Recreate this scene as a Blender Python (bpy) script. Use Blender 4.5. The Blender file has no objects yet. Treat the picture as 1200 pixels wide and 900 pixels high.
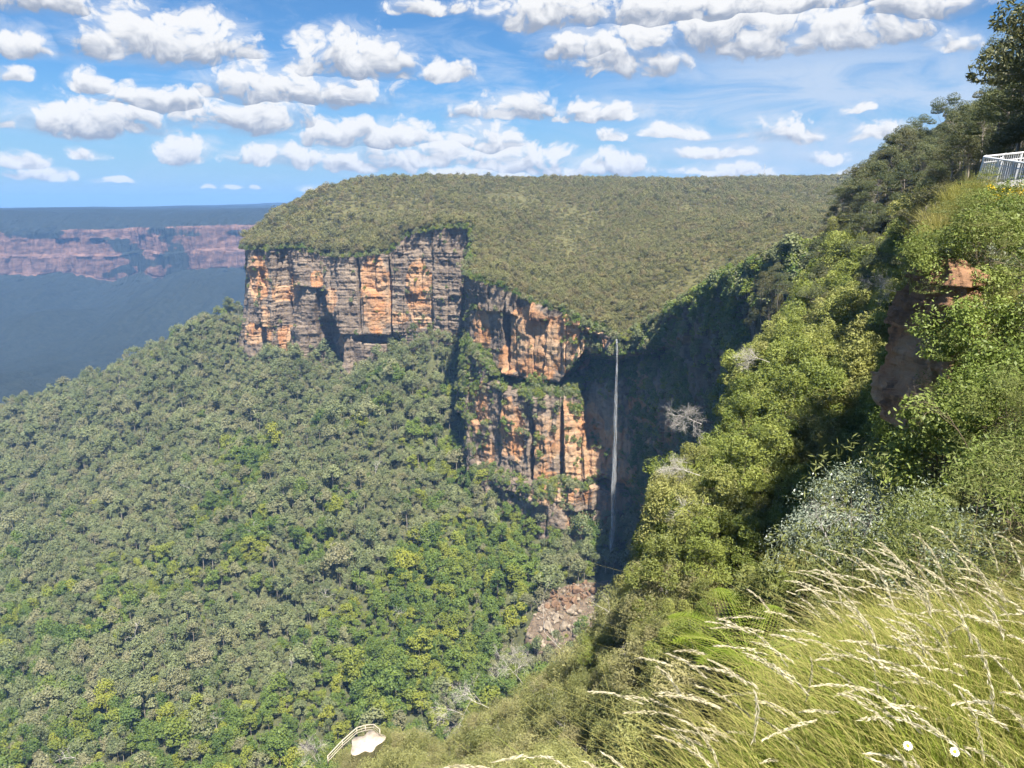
import bpy, math, random
import numpy as np
from mathutils import Vector
from mathutils.bvhtree import BVHTree

scene = bpy.context.scene
col = scene.collection
R = math.radians

# ------------------------------------------------------------------ camera
F = 906.0                       # focal length in photo pixels (1200 wide)
PITCH = R(13.05)
cam_d = bpy.data.cameras.new('camera')
cam = bpy.data.objects.new('camera', cam_d)
col.objects.link(cam)
cam_d.sensor_width = 36.0
cam_d.lens = 36.0 * F / 1200.0
cam_d.clip_start = 0.05
cam_d.clip_end = 200000.0
cam.rotation_euler = (R(90) - PITCH, 0, 0)
scene.camera = cam

# ------------------------------------------------------------------ light
SUN_DIR = Vector((0.25, -0.63, 1.18)).normalized()      # towards the sun
sun_el = math.asin(SUN_DIR.z)
sun_rot = math.atan2(SUN_DIR.x, SUN_DIR.y)
sd = bpy.data.lights.new('sun', 'SUN')
sd.energy = 4.4
sd.angle = R(0.53)
sd.color = (1.0, 0.94, 0.84)
sun = bpy.data.objects.new('sun', sd)
col.objects.link(sun)
sun.rotation_euler = SUN_DIR.to_track_quat('Z', 'Y').to_euler()
sun.location = (0, 0, 300)

scene.view_settings.view_transform = 'Standard'
scene.view_settings.look = 'None'
scene.view_settings.gamma = 1.0
scene.view_settings.use_curve_mapping = False
scene.view_settings.exposure = 1.64
SKY_STRENGTH = 0.05
SKY_TINT = (0.36, 0.62, 0.83)
SKY_LOW = (2.6, 3.8, 5.0)
HAZE_DENSITY = 0.92e-4

cy = scene.cycles
cy.max_bounces = 5
cy.diffuse_bounces = 2
cy.glossy_bounces = 1
cy.transmission_bounces = 2
cy.transparent_max_bounces = 8
cy.volume_bounces = 0
cy.caustics_reflective = False
cy.caustics_refractive = False
cy.use_adaptive_sampling = True
cy.adaptive_threshold = 0.03
cy.use_denoising = True
cy.denoiser = 'OPENIMAGEDENOISE'
cy.sample_clamp_indirect = 3.0


def ray(px, py):
    u = (px - 600.0) / F
    v = (450.0 - py) / F
    return Vector((u, math.cos(PITCH) + v * math.sin(PITCH), -math.sin(PITCH) + v * math.cos(PITCH)))


def at(px, py, Y):
    """the world point at depth Y (metres in front of the eye) seen in the direction of a photo pixel"""
    d = ray(px, py)
    return d * (Y / d.y)


def azel(px, py):
    d = ray(px, py).normalized()
    return math.atan2(d.x, d.y), math.asin(d.z)


def project(P):
    P = np.atleast_2d(P)
    x, y, z = P[:, 0], P[:, 1], P[:, 2]
    c, s = math.cos(PITCH), math.sin(PITCH)
    dep = y * c - z * s
    up = y * s + z * c
    dep = np.where(dep < 0.05, 0.05, dep)
    return 600 + F * x / dep, 450 - F * up / dep, dep


# ------------------------------------------------------------------ node helpers
class NT:
    def __init__(self, tree):
        self.t = tree
        self.n = tree.nodes
        self.l = tree.links

    def node(self, typ, **kw):
        nd = self.n.new(typ)
        for k, v in kw.items():
            setattr(nd, k, v)
        return nd

    def put(self, sock, val):
        if hasattr(val, 'bl_idname') or hasattr(val, 'is_output'):
            self.l.new(val, sock)
        else:
            sock.default_value = val

    def math(self, op, a, b=None, c=None, clamp=False):
        nd = self.node('ShaderNodeMath', operation=op, use_clamp=clamp)
        self.put(nd.inputs[0], a)
        if b is not None:
            self.put(nd.inputs[1], b)
        if c is not None:
            self.put(nd.inputs[2], c)
        return nd.outputs[0]

    def vmath(self, op, a, b=None):
        nd = self.node('ShaderNodeVectorMath', operation=op)
        self.put(nd.inputs[0], a)
        if b is not None:
            self.put(nd.inputs[1], b)
        return nd.outputs[0] if op not in ('LENGTH', 'DOT_PRODUCT') else nd.outputs['Value']

    def mix(self, fac, a, b, typ='MIX'):
        nd = self.node('ShaderNodeMix', data_type='RGBA', blend_type=typ)
        self.put(nd.inputs[0], fac)
        self.put(nd.inputs[6], a if not isinstance(a, tuple) else (*a, 1.0)[:4])
        self.put(nd.inputs[7], b if not isinstance(b, tuple) else (*b, 1.0)[:4])
        return nd.outputs[2]

    def noise(self, vec, scale, detail=4.0, rough=0.55, dist=0.0, out=0, dims='3D'):
        nd = self.node('ShaderNodeTexNoise', noise_dimensions=dims)
        if vec is not None:
            self.l.new(vec, nd.inputs['Vector'])
        nd.inputs['Scale'].default_value = scale
        nd.inputs['Detail'].default_value = detail
        nd.inputs['Roughness'].default_value = rough
        nd.inputs['Distortion'].default_value = dist
        return nd.outputs[out]

    def remap(self, v, a, b, c=0.0, d=1.0, smooth=False):
        nd = self.node('ShaderNodeMapRange', interpolation_type='SMOOTHSTEP' if smooth else 'LINEAR')
        self.put(nd.inputs[0], v)
        for i, q in enumerate((a, b, c, d)):
            self.put(nd.inputs[i + 1], q)
        return nd.outputs[0]


# ------------------------------------------------------------------ sky with clouds (world)
world = bpy.data.worlds.new('World')
scene.world = world
world.use_nodes = True
W = NT(world.node_tree)
W.n.clear()
out = W.node('ShaderNodeOutputWorld')
bg = W.node('ShaderNodeBackground')
bg.inputs[1].default_value = SKY_STRENGTH
W.l.new(bg.outputs[0], out.inputs[0])
sky = W.node('ShaderNodeTexSky', sky_type='NISHITA')
sky.sun_disc = False
sky.sun_elevation = sun_el
sky.sun_rotation = sun_rot
sky.altitude = 900
sky.air_density = 1.0
sky.dust_density = 0.35
sky.ozone_density = 2.2
tc = W.node('ShaderNodeTexCoord')
sep = W.node('ShaderNodeSeparateXYZ')
W.l.new(tc.outputs['Generated'], sep.inputs[0])
az = W.math('ARCTAN2', sep.outputs[0], sep.outputs[1])
el = W.math('ARCSINE', sep.outputs[2])
comb = W.node('ShaderNodeCombineXYZ')
W.l.new(az, comb.inputs[0])
W.l.new(el, comb.inputs[1])
P0 = comb.outputs[0]
# billowing: warp the direction, then subtract cell noise
nw = W.noise(P0, 16.0, 2.0, 0.6, out=1, dims='2D')
nw2 = W.vmath('MULTIPLY', W.vmath('SUBTRACT', nw, (0.5, 0.5, 0.5)), (0.045, 0.022, 0.0))
P1 = W.vmath('ADD', P0, nw2)


s1_ = W.node('ShaderNodeSeparateXYZ')
W.l.new(P1, s1_.inputs[0])
el1 = s1_.outputs[1]


def puff(vec):
    """rounded billows of three sizes, ragged by noise"""
    sc = W.vmath('MULTIPLY', vec, (1.0, 1.3, 1.0))
    tot = None
    for scale, amp in ((26.0, 0.62), (61.0, 0.34), (140.0, 0.17)):
        vo = W.node('ShaderNodeTexVoronoi', feature='F1', voronoi_dimensions='2D')
        W.l.new(sc, vo.inputs['Vector'])
        vo.inputs['Scale'].default_value = scale
        d2 = W.math('MULTIPLY', vo.outputs['Distance'], vo.outputs['Distance'])
        a = W.math('MULTIPLY_ADD', d2, -1.9 * amp, 0.45 * amp)
        tot = a if tot is None else W.math('ADD', tot, a)
    n = W.noise(sc, 60.0, 5.0, 0.68, dims='2D')
    return W.math('ADD', tot, W.math('MULTIPLY', W.math('SUBTRACT', n, 0.5), 1.1))


bill = puff(P1)
bill_up = puff(W.vmath('ADD', P1, (0.004, 0.010, 0.0)))
# cumulus: (centre x, base y, half width, height) in photo pixels, turned into directions
CUMULUS = [
    (190, 72, 108, 62), (150, 66, 60, 60), (255, 70, 55, 40), (415, 92, 82, 56), (380, 90, 45, 58), (515, 94, 38, 24),
    (345, 124, 110, 48), (395, 120, 62, 24), (22, 66, 46, 36), (14, 96, 22, 18), (112, 158, 96, 44), (70, 152, 50, 36),
    (107, 110, 28, 28), (290, 154, 95, 44), (190, 130, 75, 34), (216, 191, 34, 32), (335, 194, 62, 26), (430, 200, 62, 30), (400, 170, 60, 30),
    (566, 180, 42, 36), (520, 196, 60, 30), (620, 204, 70, 34), (706, 205, 60, 26), (455, 175, 70, 32),
    (640, 32, 80, 44), (735, 84, 84, 66), (690, 70, 60, 44), (860, 66, 110, 72), (800, 30, 120, 50), (985, 58, 105, 60), (1060, 24, 90, 36),
    (900, 20, 200, 40), (1114, 58, 27, 28), (508, 20, 54, 22), (700, 142, 62, 25), (590, 138, 66, 32), (795, 162, 36, 17),
    (918, 166, 44, 28), (1040, 165, 38, 22), (968, 191, 30, 15), (1006, 133, 18, 13), (97, 188, 22, 16), (14, 197, 32, 18),
    (45, 210, 42, 14), (50, 20, 80, 42), (720, 168, 24, 16), (830, 184, 50, 14), (358, 222, 13, 8), (305, 222, 9, 5), (128, 214, 22, 6),
    (1105, 190, 60, 16), (1020, 210, 60, 12), (560, 216, 70, 20), (860, 205, 70, 14), (273, 221, 10, 5), (250, 220, 7, 4),
]
def cloudy(blobs):
    """sky and the cumulus among BLOBS as one colour"""
    D = V = None
    for (a0, e0, aw, eh, big) in blobs:
        nd = W.node('ShaderNodeVectorMath', operation='MULTIPLY_ADD')
        W.l.new(P1, nd.inputs[0])
        nd.inputs[1].default_value = (1.0 / aw, 1.0 / eh, 0.0)
        nd.inputs[2].default_value = (-a0 / aw, -e0 / eh, 0.0)
        fl_ = W.vmath('MAXIMUM', nd.outputs[0], W.vmath('MULTIPLY', nd.outputs[0], (1.0, -3.0, 0.0)))
        di = W.math('SUBTRACT', 1.0, W.vmath('DOT_PRODUCT', fl_, fl_))
        kb = 0.85 * big / eh
        vi = W.math('MULTIPLY_ADD', el1, kb, 0.40 + 0.32 * (1 - big) - e0 * kb)
        if D is None:
            D, V = W.math('MAXIMUM', di, -3.0), vi
        else:
            g = W.math('GREATER_THAN', di, D)
            V = W.math('MULTIPLY_ADD', g, W.math('SUBTRACT', vi, V), V)
            D = W.math('MAXIMUM', D, di)
    dens = W.math('ADD', D, W.math('MULTIPLY', bill, 1.15))
    wisp = W.math('MULTIPLY', W.remap(W.math('ADD', D, W.math('MULTIPLY', wn, 2.6)), -0.4, 1.1, smooth=True), 0.5)
    mask = W.math('MAXIMUM', W.remap(dens, 0.0, 0.75, smooth=True), wisp)
    shade = W.math('ADD', V, W.math('MULTIPLY', relief, 0.34))
    shade = W.math('ADD', shade, W.math('MULTIPLY', W.math('SUBTRACT', big_n, 0.5), 0.5), clamp=True)
    ccol = W.mix(W.remap(shade, 0.12, 0.78, smooth=True), (2.35, 2.65, 3.25), (6.5, 6.45, 6.35))
    c = W.mix(W.math('MULTIPLY', mask, 0.97), skyc, ccol)
    bgn = W.node('ShaderNodeBackground')
    bgn.inputs[1].default_value = SKY_STRENGTH
    W.l.new(c, bgn.inputs[0])
    return bgn.outputs[0]


relief = W.math('SUBTRACT', bill, bill_up)
big_n = W.noise(P1, 13.0, 4.0, 0.6, dims='2D')
wn = W.math('SUBTRACT', W.noise(W.vmath('MULTIPLY', P0, (1.0, 2.4, 1.0)), 15.0, 6.0, 0.68, 0.5, dims='2D'), 0.5)
# thin veil of high cloud
a1, e1 = azel(960, 130)
dv = W.vmath('MULTIPLY', W.vmath('SUBTRACT', P0, (a1, e1, 0.0)), (1 / 0.34, 1 / 0.10, 0.0))
vl = W.math('SUBTRACT', 1.0, W.vmath('LENGTH', dv), clamp=True)
stn = W.noise(W.vmath('MULTIPLY', P0, (1.0, 4.0, 1.0)), 7.0, 6.0, 0.6, 0.6, dims='2D')
veil = W.math('MULTIPLY', W.remap(stn, 0.22, 0.62, smooth=True), W.remap(vl, 0.0, 0.55), clamp=True)
a1, e1 = azel(600, 130)
dv = W.vmath('MULTIPLY', W.vmath('SUBTRACT', P0, (a1, e1, 0.0)), (1 / 0.7, 1 / 0.16, 0.0))
vl2 = W.math('SUBTRACT', 1.0, W.vmath('LENGTH', dv), clamp=True)
veil2 = W.math('MULTIPLY', W.remap(W.noise(W.vmath('MULTIPLY', P0, (1.0, 3.2, 1.0)), 9.0, 7.0, 0.65, 0.4, dims='2D'), 0.46, 0.8, smooth=True), vl2, clamp=True)
veil = W.math('MULTIPLY', W.math('MAXIMUM', veil, veil2), 0.85)
skyb = W.mix(1.0, sky.outputs[0], (*SKY_TINT, 1.0), 'MULTIPLY')
lowband = W.remap(el, 0.0, 0.16, 0.8, 0.0, smooth=True)
skyb = W.mix(lowband, skyb, SKY_LOW)
skyc = W.mix(veil, skyb, (4.0, 4.75, 5.8))
# every blob as (azimuth, elevation, half width, height, bigness)
BL = []
for (cx, byy, hw, hh) in CUMULUS:
    a0, e0 = azel(cx, byy - hh * 0.22)
    aw = abs(azel(cx + hw, byy)[0] - azel(cx, byy)[0]) * 1.12
    eh = (azel(cx, byy - hh)[1] - azel(cx, byy)[1]) * 0.92
    BL.append((a0, e0, aw, eh, min(1.0, hh / 40.0)))
# the cloudy quarter of the sky is cut into columns so that each evaluates only its own clouds
EDGES = [-0.70, -0.40, -0.22, -0.05, 0.12, 0.30, 0.48, 0.75]
plain = bg.outputs[0]
for i in range(len(EDGES) - 1):
    lo, hi = EDGES[i] - 0.03, EDGES[i + 1] + 0.03
    sub = [b_ for b_ in BL if b_[0] + 1.3 * b_[2] > lo and b_[0] - 1.3 * b_[2] < hi]
    if not sub:
        continue
    inside = W.math('MULTIPLY', W.math('GREATER_THAN', az, EDGES[i]), W.math('LESS_THAN', az, EDGES[i + 1]))
    inside = W.math('MULTIPLY', inside, W.math('MULTIPLY', W.math('GREATER_THAN', el, -0.02), W.math('LESS_THAN', el, 0.42)))
    ms = W.node('ShaderNodeMixShader')
    W.l.new(inside, ms.inputs[0])
    W.l.new(plain, ms.inputs[1])
    W.l.new(cloudy(sub), ms.inputs[2])
    plain = ms.outputs[0]
# elsewhere: loose scattered cloud
loose = W.remap(W.noise(P0, 3.5, 5.0, 0.6), 0.52, 0.66, smooth=True)
W.l.new(W.mix(W.math('MULTIPLY', loose, 0.8), skyb, (5.3, 5.5, 5.8)), bg.inputs[0])
W.l.new(plain, out.inputs[0])
world.cycles.sampling_method = 'MANUAL'
world.cycles.sample_map_resolution = 512

# ------------------------------------------------------------------ numpy noise


def _hash(ix, iy, iz, seed):
    h = (ix.astype(np.int64) * 374761393 + iy.astype(np.int64) * 668265263 + iz.astype(np.int64) * 2147483647 + seed * 974634777) & 0xFFFFFFFF
    h = ((h ^ (h >> 13)) * 1274126177) & 0xFFFFFFFF
    h = ((h ^ (h >> 16)) * 2246822519) & 0xFFFFFFFF
    return ((h ^ (h >> 15)) & 0xFFFFFF) / float(0x1000000)


def vnoise(P, seed=0):
    P = np.asarray(P, float)
    i = np.floor(P).astype(np.int64)
    f = P - i
    f = f * f * (3 - 2 * f)
    r = 0
    for dx in (0, 1):
        for dy in (0, 1):
            for dz in (0, 1):
                w = (f[..., 0] if dx else 1 - f[..., 0]) * (f[..., 1] if dy else 1 - f[..., 1]) * (f[..., 2] if dz else 1 - f[..., 2])
                r = r + w * _hash(i[..., 0] + dx, i[..., 1] + dy, i[..., 2] + dz, seed)
    return r * 2 - 1


def fbm(P, octv=4, seed=0, gain=0.5):
    r = 0
    a = 1.0
    for o in range(octv):
        r = r + a * vnoise(np.asarray(P) * (2.03 ** o) + o * 17.3, seed + o)
        a *= gain
    return r


def xyz(x, y, z=None, s=1.0):
    x = np.asarray(x, float)
    y = np.asarray(y, float)
    z = np.zeros_like(x) if z is None else np.asarray(z, float)
    return np.stack([x, y, z], -1) * s


def cellrand(a, b, seed):
    a = np.asarray(a, float)
    return _hash(np.floor(a), np.floor(np.asarray(b, float) + 0 * a), np.zeros_like(a), seed)


# ------------------------------------------------------------------ mesh helpers
def mesh_np(name, V, Fs, mats=(), midx=None, smooth=False, attrs=None):
    me = bpy.data.meshes.new(name)
    V = np.ascontiguousarray(V, np.float32)
    if not isinstance(Fs, (list, tuple)):
        Fs = [Fs]
    Fs = [np.asarray(f, np.int32) for f in Fs if len(f)]
    me.vertices.add(len(V))
    me.vertices.foreach_set('co', V.ravel())
    loops = np.concatenate([f.ravel() for f in Fs])
    sizes = np.concatenate([np.full(len(f), f.shape[1], np.int32) for f in Fs])
    me.loops.add(len(loops))
    me.loops.foreach_set('vertex_index', loops)
    me.polygons.add(len(sizes))
    starts = np.concatenate([[0], np.cumsum(sizes)[:-1]]).astype(np.int32)
    me.polygons.foreach_set('loop_start', starts)
    if midx is not None:
        me.polygons.foreach_set('material_index', np.asarray(midx, np.int32))
    if smooth:
        me.polygons.foreach_set('use_smooth', np.ones(len(sizes), bool))
    for m in mats:
        me.materials.append(m)
    for k, (dom, arr) in (attrs or {}).items():
        a = me.attributes.new(k, 'FLOAT', dom)
        a.data.foreach_set('value', np.ascontiguousarray(arr, np.float32))
    me.update(calc_edges=True)
    me.validate()
    return me


def tag(o, label=None, cat=None, group=None, kind=None):
    if label:
        o['label'] = label
    if cat:
        o['category'] = cat
    if group:
        o['group'] = group
    if kind:
        o['kind'] = kind
    return o


def link(name, me, parent=None, loc=None):
    o = bpy.data.objects.new(name, me)
    col.objects.link(o)
    if parent is not None:
        o.parent = parent
    if loc is not None:
        o.location = loc
    return o


def empty(name, loc=(0, 0, 0)):
    o = bpy.data.objects.new(name, None)
    o.empty_display_size = 0.3
    col.objects.link(o)
    o.location = loc
    return o


class Acc:
    """collects vertices and quads/tris with a material index and a tint"""
    def __init__(self):
        self.V, self.F, self.n = [], [], 0
        self.mi, self.tint = [], []

    def add(self, V, Fq, mi=0, tint=0.5):
        V = np.asarray(V, float).reshape(-1, 3)
        Fq = np.asarray(Fq, np.int64)
        self.V.append(V)
        self.F.append(Fq + self.n)
        self.n += len(V)
        self.mi.append(np.full(len(Fq), mi, np.int32))
        self.tint.append(np.broadcast_to(np.asarray(tint, float), (len(Fq),)))

    def tube(self, pts, rad, n=5, mi=0, tint=0.5, cap=True):
        pts = np.asarray(pts, float)
        k = len(pts)
        rad = np.broadcast_to(np.asarray(rad, float), (k,))
        tan = np.gradient(pts, axis=0)
        tan /= np.linalg.norm(tan, axis=1)[:, None] + 1e-9
        ref = np.array([0.0, 0, 1.0]) if abs(tan[0, 2]) < 0.8 else np.array([1.0, 0, 0])
        a = np.cross(tan, ref)
        a /= np.linalg.norm(a, axis=1)[:, None] + 1e-9
        b = np.cross(tan, a)
        th = np.arange(n) / n * 2 * math.pi
        V = pts[:, None, :] + rad[:, None, None] * (a[:, None, :] * np.cos(th)[None, :, None] + b[:, None, :] * np.sin(th)[None, :, None])
        i = np.arange(k - 1)[:, None] * n + np.arange(n)[None, :]
        j = np.arange(k - 1)[:, None] * n + (np.arange(n)[None, :] + 1) % n
        Fq = np.stack([i, j, j + n, i + n], -1).reshape(-1, 4)
        self.add(V.reshape(-1, 3), Fq, mi, tint)

    def box(self, c, half, ax=None, mi=0, tint=0.5):
        c = np.asarray(c, float)
        ax = np.eye(3) if ax is None else np.asarray(ax, float)
        s = np.array([[-1, -1, -1], [1, -1, -1], [1, 1, -1], [-1, 1, -1], [-1, -1, 1], [1, -1, 1], [1, 1, 1], [-1, 1, 1]], float)
        V = c + (s * np.asarray(half)) @ ax
        Fq = [[0, 3, 2, 1], [4, 5, 6, 7], [0, 1, 5, 4], [1, 2, 6, 5], [2, 3, 7, 6], [3, 0, 4, 7]]
        self.add(V, Fq, mi, tint)

    def bar(self, a, b, r, mi=0):
        a, b = np.asarray(a, float), np.asarray(b, float)
        self.tube([a, b], r, 6, mi)

    def leaves(self, C, N, size, rng, aspect=0.45, outward=0.5, droop=0.0, mi=0, tint=0.5):
        n = len(C)
        # leaf blades face outwards and up, more or less, at every angle
        m = rng.normal(size=(n, 3))
        m /= np.linalg.norm(m, axis=1)[:, None]
        m = m * (1 - outward) + N * outward * 0.75
        m[:, 2] += outward * 0.4
        d = np.cross(m, rng.normal(size=(n, 3)))
        d /= np.linalg.norm(d, axis=1)[:, None] + 1e-9
        d[:, 2] -= droop
        d /= np.linalg.norm(d, axis=1)[:, None] + 1e-9
        s = np.cross(d, m)
        s /= np.linalg.norm(s, axis=1)[:, None] + 1e-9
        L = (np.asarray(size) * rng.uniform(0.7, 1.3, n))[:, None]
        w = L * aspect * 0.5
        V = np.stack([C - d * L * 0.5, C + s * w, C + d * L * 0.5, C - s * w], 1)
        Fq = np.arange(n * 4).reshape(n, 4)
        self.add(V.reshape(-1, 3), Fq, mi, tint)

    def mesh(self, name, mats, smooth=False):
        q = [f for f in self.F]
        Fs = []
        mi, ti = [], []
        for k in (3, 4):
            sel = [i for i, f in enumerate(q) if f.shape[1] == k]
            if sel:
                Fs.append(np.concatenate([q[i] for i in sel]))
                mi += [self.mi[i] for i in sel]
                ti += [self.tint[i] for i in sel]
        return mesh_np(name, np.concatenate(self.V), Fs, mats, np.concatenate(mi), smooth, {'tint': ('FACE', np.concatenate(ti))})


# ------------------------------------------------------------------ materials
def new_mat(name):
    m = bpy.data.materials.new(name)
    m.use_nodes = True
    t = NT(m.node_tree)
    t.n.clear()
    o = t.node('ShaderNodeOutputMaterial')
    return m, t, o


def leaf_mat(name, dark, light, alt=None, trans=0.25, rough=0.55, spec=0.3, altamt=0.35):
    m, t, o = new_mat(name)
    at_ = t.node('ShaderNodeAttribute', attribute_name='tint')
    oi = t.node('ShaderNodeObjectInfo')
    tcn = t.node('ShaderNodeTexCoord')
    n = t.noise(tcn.outputs['Object'], 0.9, 2.0)
    f = t.math('ADD', t.math('MULTIPLY', at_.outputs['Fac'], 0.55), t.math('MULTIPLY', oi.outputs['Random'], 0.45))
    big = t.noise(oi.outputs['Location'], 0.018, 3.0, 0.6)
    f = t.math('ADD', f, t.math('MULTIPLY', t.math('SUBTRACT', big, 0.5), 1.1))
    f = t.math('ADD', f, t.math('MULTIPLY', t.math('SUBTRACT', n, 0.5), 0.5), clamp=True)
    c = t.mix(f, dark, light)
    if alt is not None:
        r2 = t.math('FRACT', t.math('MULTIPLY', oi.outputs['Random'], 7.31))
        c = t.mix(t.math('MULTIPLY', t.remap(r2, 0.45, 1.0), altamt), c, alt)
    b = t.node('ShaderNodeBsdfPrincipled')
    t.l.new(c, b.inputs['Base Color'])
    b.inputs['Roughness'].default_value = rough
    b.inputs['Specular IOR Level'].default_value = spec
    tr = t.node('ShaderNodeBsdfTranslucent')
    t.l.new(t.mix(0.35, c, (0.16, 0.2, 0.02)), tr.inputs[0])
    mx = t.node('ShaderNodeMixShader')
    mx.inputs[0].default_value = trans
    t.l.new(b.outputs[0], mx.inputs[1])
    t.l.new(tr.outputs[0], mx.inputs[2])
    t.l.new(mx.outputs[0], o.inputs[0])
    return m


def plain_mat(name, a, b, scale=6.0, rough=0.8, metal=0.0, spec=0.3, bump=0.0, stretch=(1, 1, 1)):
    m, t, o = new_mat(name)
    tcn = t.node('ShaderNodeTexCoord')
    v = t.vmath('MULTIPLY', tcn.outputs['Object'], stretch)
    n = t.noise(v, scale, 5.0, 0.6)
    c = t.mix(t.remap(n, 0.32, 0.68), a, b)
    p = t.node('ShaderNodeBsdfPrincipled')
    t.l.new(c, p.inputs['Base Color'])
    p.inputs['Roughness'].default_value = rough
    p.inputs['Metallic'].default_value = metal
    p.inputs['Specular IOR Level'].default_value = spec
    if bump:
        bn = t.node('ShaderNodeBump')
        bn.inputs['Strength'].default_value = bump
        t.l.new(n, bn.inputs['Height'])
        t.l.new(bn.outputs[0], p.inputs['Normal'])
    t.l.new(p.outputs[0], o.inputs[0])
    return m


def rock_mat(name, grey=(0.118, 0.09, 0.07), pale=(0.285, 0.22, 0.16), orange=(0.385, 0.19, 0.085), strata=0.35, wet=0.0, k=1.0):
    """layered sandstone: grey weathered crust, fresh orange faces (attribute 'fresh'), dark seep streaks"""
    m, t, o = new_mat(name)
    g = t.node('ShaderNodeNewGeometry')
    pos = g.outputs['Position'] if k == 1.0 else t.vmath('MULTIPLY', g.outputs['Position'], (k, k, k))
    fr = t.node('ShaderNodeAttribute', attribute_name='fresh').outputs['Fac']
    lay = t.noise(t.vmath('MULTIPLY', pos, (0.02, 0.02, strata)), 1.0, 6.0, 0.7)
    blot = t.noise(pos, 0.05, 5.0, 0.62)
    fine = t.noise(t.vmath('MULTIPLY', pos, (1.0, 1.0, 1.6)), 0.35, 5.0, 0.65)
    streak = t.noise(t.vmath('MULTIPLY', pos, (1.0, 1.0, 0.05)), 0.33, 4.0, 0.6)
    base = t.mix(t.remap(t.math('ADD', t.math('MULTIPLY', blot, 0.6), t.math('MULTIPLY', fine, 0.4)), 0.36, 0.64), grey, pale)
    base = t.mix(t.remap(lay, 0.55, 0.72, 0, 0.4), base, (grey[0] * 0.55, grey[1] * 0.55, grey[2] * 0.55))
    warm = t.mix(t.remap(blot, 0.38, 0.62), orange, (0.40, 0.275, 0.17))
    warm = t.mix(t.remap(fine, 0.56, 0.74, 0, 0.5), warm, (0.30, 0.10, 0.045))
    warm = t.mix(t.remap(lay, 0.6, 0.7, 0, 0.38), warm, (0.16, 0.11, 0.08))
    f2 = t.math('ADD', fr, t.math('MULTIPLY', t.math('SUBTRACT', t.noise(pos, 0.09, 5.0, 0.65), 0.5), 1.3))
    c = t.mix(t.remap(f2, 0.42, 0.58, smooth=True), base, warm)
    c = t.mix(t.remap(streak, 0.56, 0.72, 0, 0.6), c, (0.07, 0.06, 0.052))
    da = t.node('ShaderNodeAttribute', attribute_name='dark_right').outputs['Fac']
    c = t.mix(t.math('MULTIPLY', da, 0.7), c, (0.04, 0.042, 0.028))  # rock mixed towards dark olive; the mask grows to the right
    p = t.node('ShaderNodeBsdfPrincipled')
    t.l.new(c, p.inputs['Base Color'])
    p.inputs['Roughness'].default_value = 0.88 - wet
    p.inputs['Specular IOR Level'].default_value = 0.25
    bn = t.node('ShaderNodeBump')
    bn.inputs['Strength'].default_value = 0.9
    bn.inputs['Distance'].default_value = 1.2 / k
    t.l.new(t.math('ADD', t.math('MULTIPLY', lay, 0.8), fine), bn.inputs['Height'])
    t.l.new(bn.outputs[0], p.inputs['Normal'])
    t.l.new(p.outputs[0], o.inputs[0])
    return m


def ground_mat(name, a, b, cc=None, scale=0.3):
    m, t, o = new_mat(name)
    g = t.node('ShaderNodeNewGeometry')
    n = t.noise(g.outputs['Position'], scale, 7.0, 0.65)
    c = t.mix(t.remap(n, 0.35, 0.65), a, b)
    if cc:
        n2 = t.noise(g.outputs['Position'], scale * 4.3, 4.0, 0.6)
        c = t.mix(t.remap(n2, 0.55, 0.7, 0, 0.8), c, cc)
    p = t.node('ShaderNodeBsdfPrincipled')
    t.l.new(c, p.inputs['Base Color'])
    p.inputs['Roughness'].default_value = 0.95
    p.inputs['Specular IOR Level'].default_value = 0.1
    t.l.new(p.outputs[0], o.inputs[0])
    return m


M_euc = leaf_mat('eucalypt_leaf', (0.10, 0.13, 0.05), (0.27, 0.295, 0.13), (0.30, 0.25, 0.15), 0.25, altamt=0.55)
M_rain = leaf_mat('rainforest_leaf', (0.055, 0.10, 0.022), (0.19, 0.26, 0.05), (0.34, 0.34, 0.045), 0.3, altamt=0.7)
M_heath = leaf_mat('heath_leaf', (0.085, 0.09, 0.034), (0.25, 0.24, 0.085), (0.25, 0.185, 0.095), 0.22, altamt=0.6)
M_ridge = leaf_mat('ridge_leaf', (0.055, 0.075, 0.03), (0.16, 0.175, 0.075), (0.17, 0.14, 0.07), 0.22, altamt=0.5)
M_sap = leaf_mat('sapling_leaf', (0.12, 0.16, 0.03), (0.34, 0.37, 0.085), (0.34, 0.29, 0.12), 0.3, altamt=0.5)
M_tea = leaf_mat('scrub_leaf', (0.14, 0.155, 0.05), (0.35, 0.35, 0.125), (0.34, 0.28, 0.16), 0.28, altamt=0.55)
M_olive = leaf_mat('olive_leaf', (0.085, 0.12, 0.03), (0.27, 0.29, 0.085), (0.28, 0.25, 0.11), 0.3, altamt=0.45)
M_broad = leaf_mat('broad_leaf', (0.085, 0.125, 0.025), (0.25, 0.315, 0.07), (0.29, 0.31, 0.09), 0.3, rough=0.5, spec=0.25)
M_silver = leaf_mat('silver_leaf', (0.16, 0.2, 0.13), (0.36, 0.40, 0.30), None, 0.2, rough=0.35, spec=0.6)
M_straw = leaf_mat('straw_grass', (0.22, 0.22, 0.045), (0.46, 0.42, 0.13), (0.36, 0.30, 0.15), 0.3)
M_blade = leaf_mat('grass_blade', (0.12, 0.19, 0.025), (0.34, 0.38, 0.06), None, 0.35, rough=0.5)
M_seed = leaf_mat('seed_plume', (0.52, 0.46, 0.30), (0.80, 0.74, 0.56), None, 0.35, rough=0.6)
M_fern = leaf_mat('fern_leaf', (0.10, 0.15, 0.015), (0.24, 0.30, 0.03), None, 0.3)
M_bark = plain_mat('pale_bark', (0.16, 0.13, 0.10), (0.42, 0.37, 0.31), 3.0, 0.85, stretch=(1, 1, 0.3))
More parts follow.
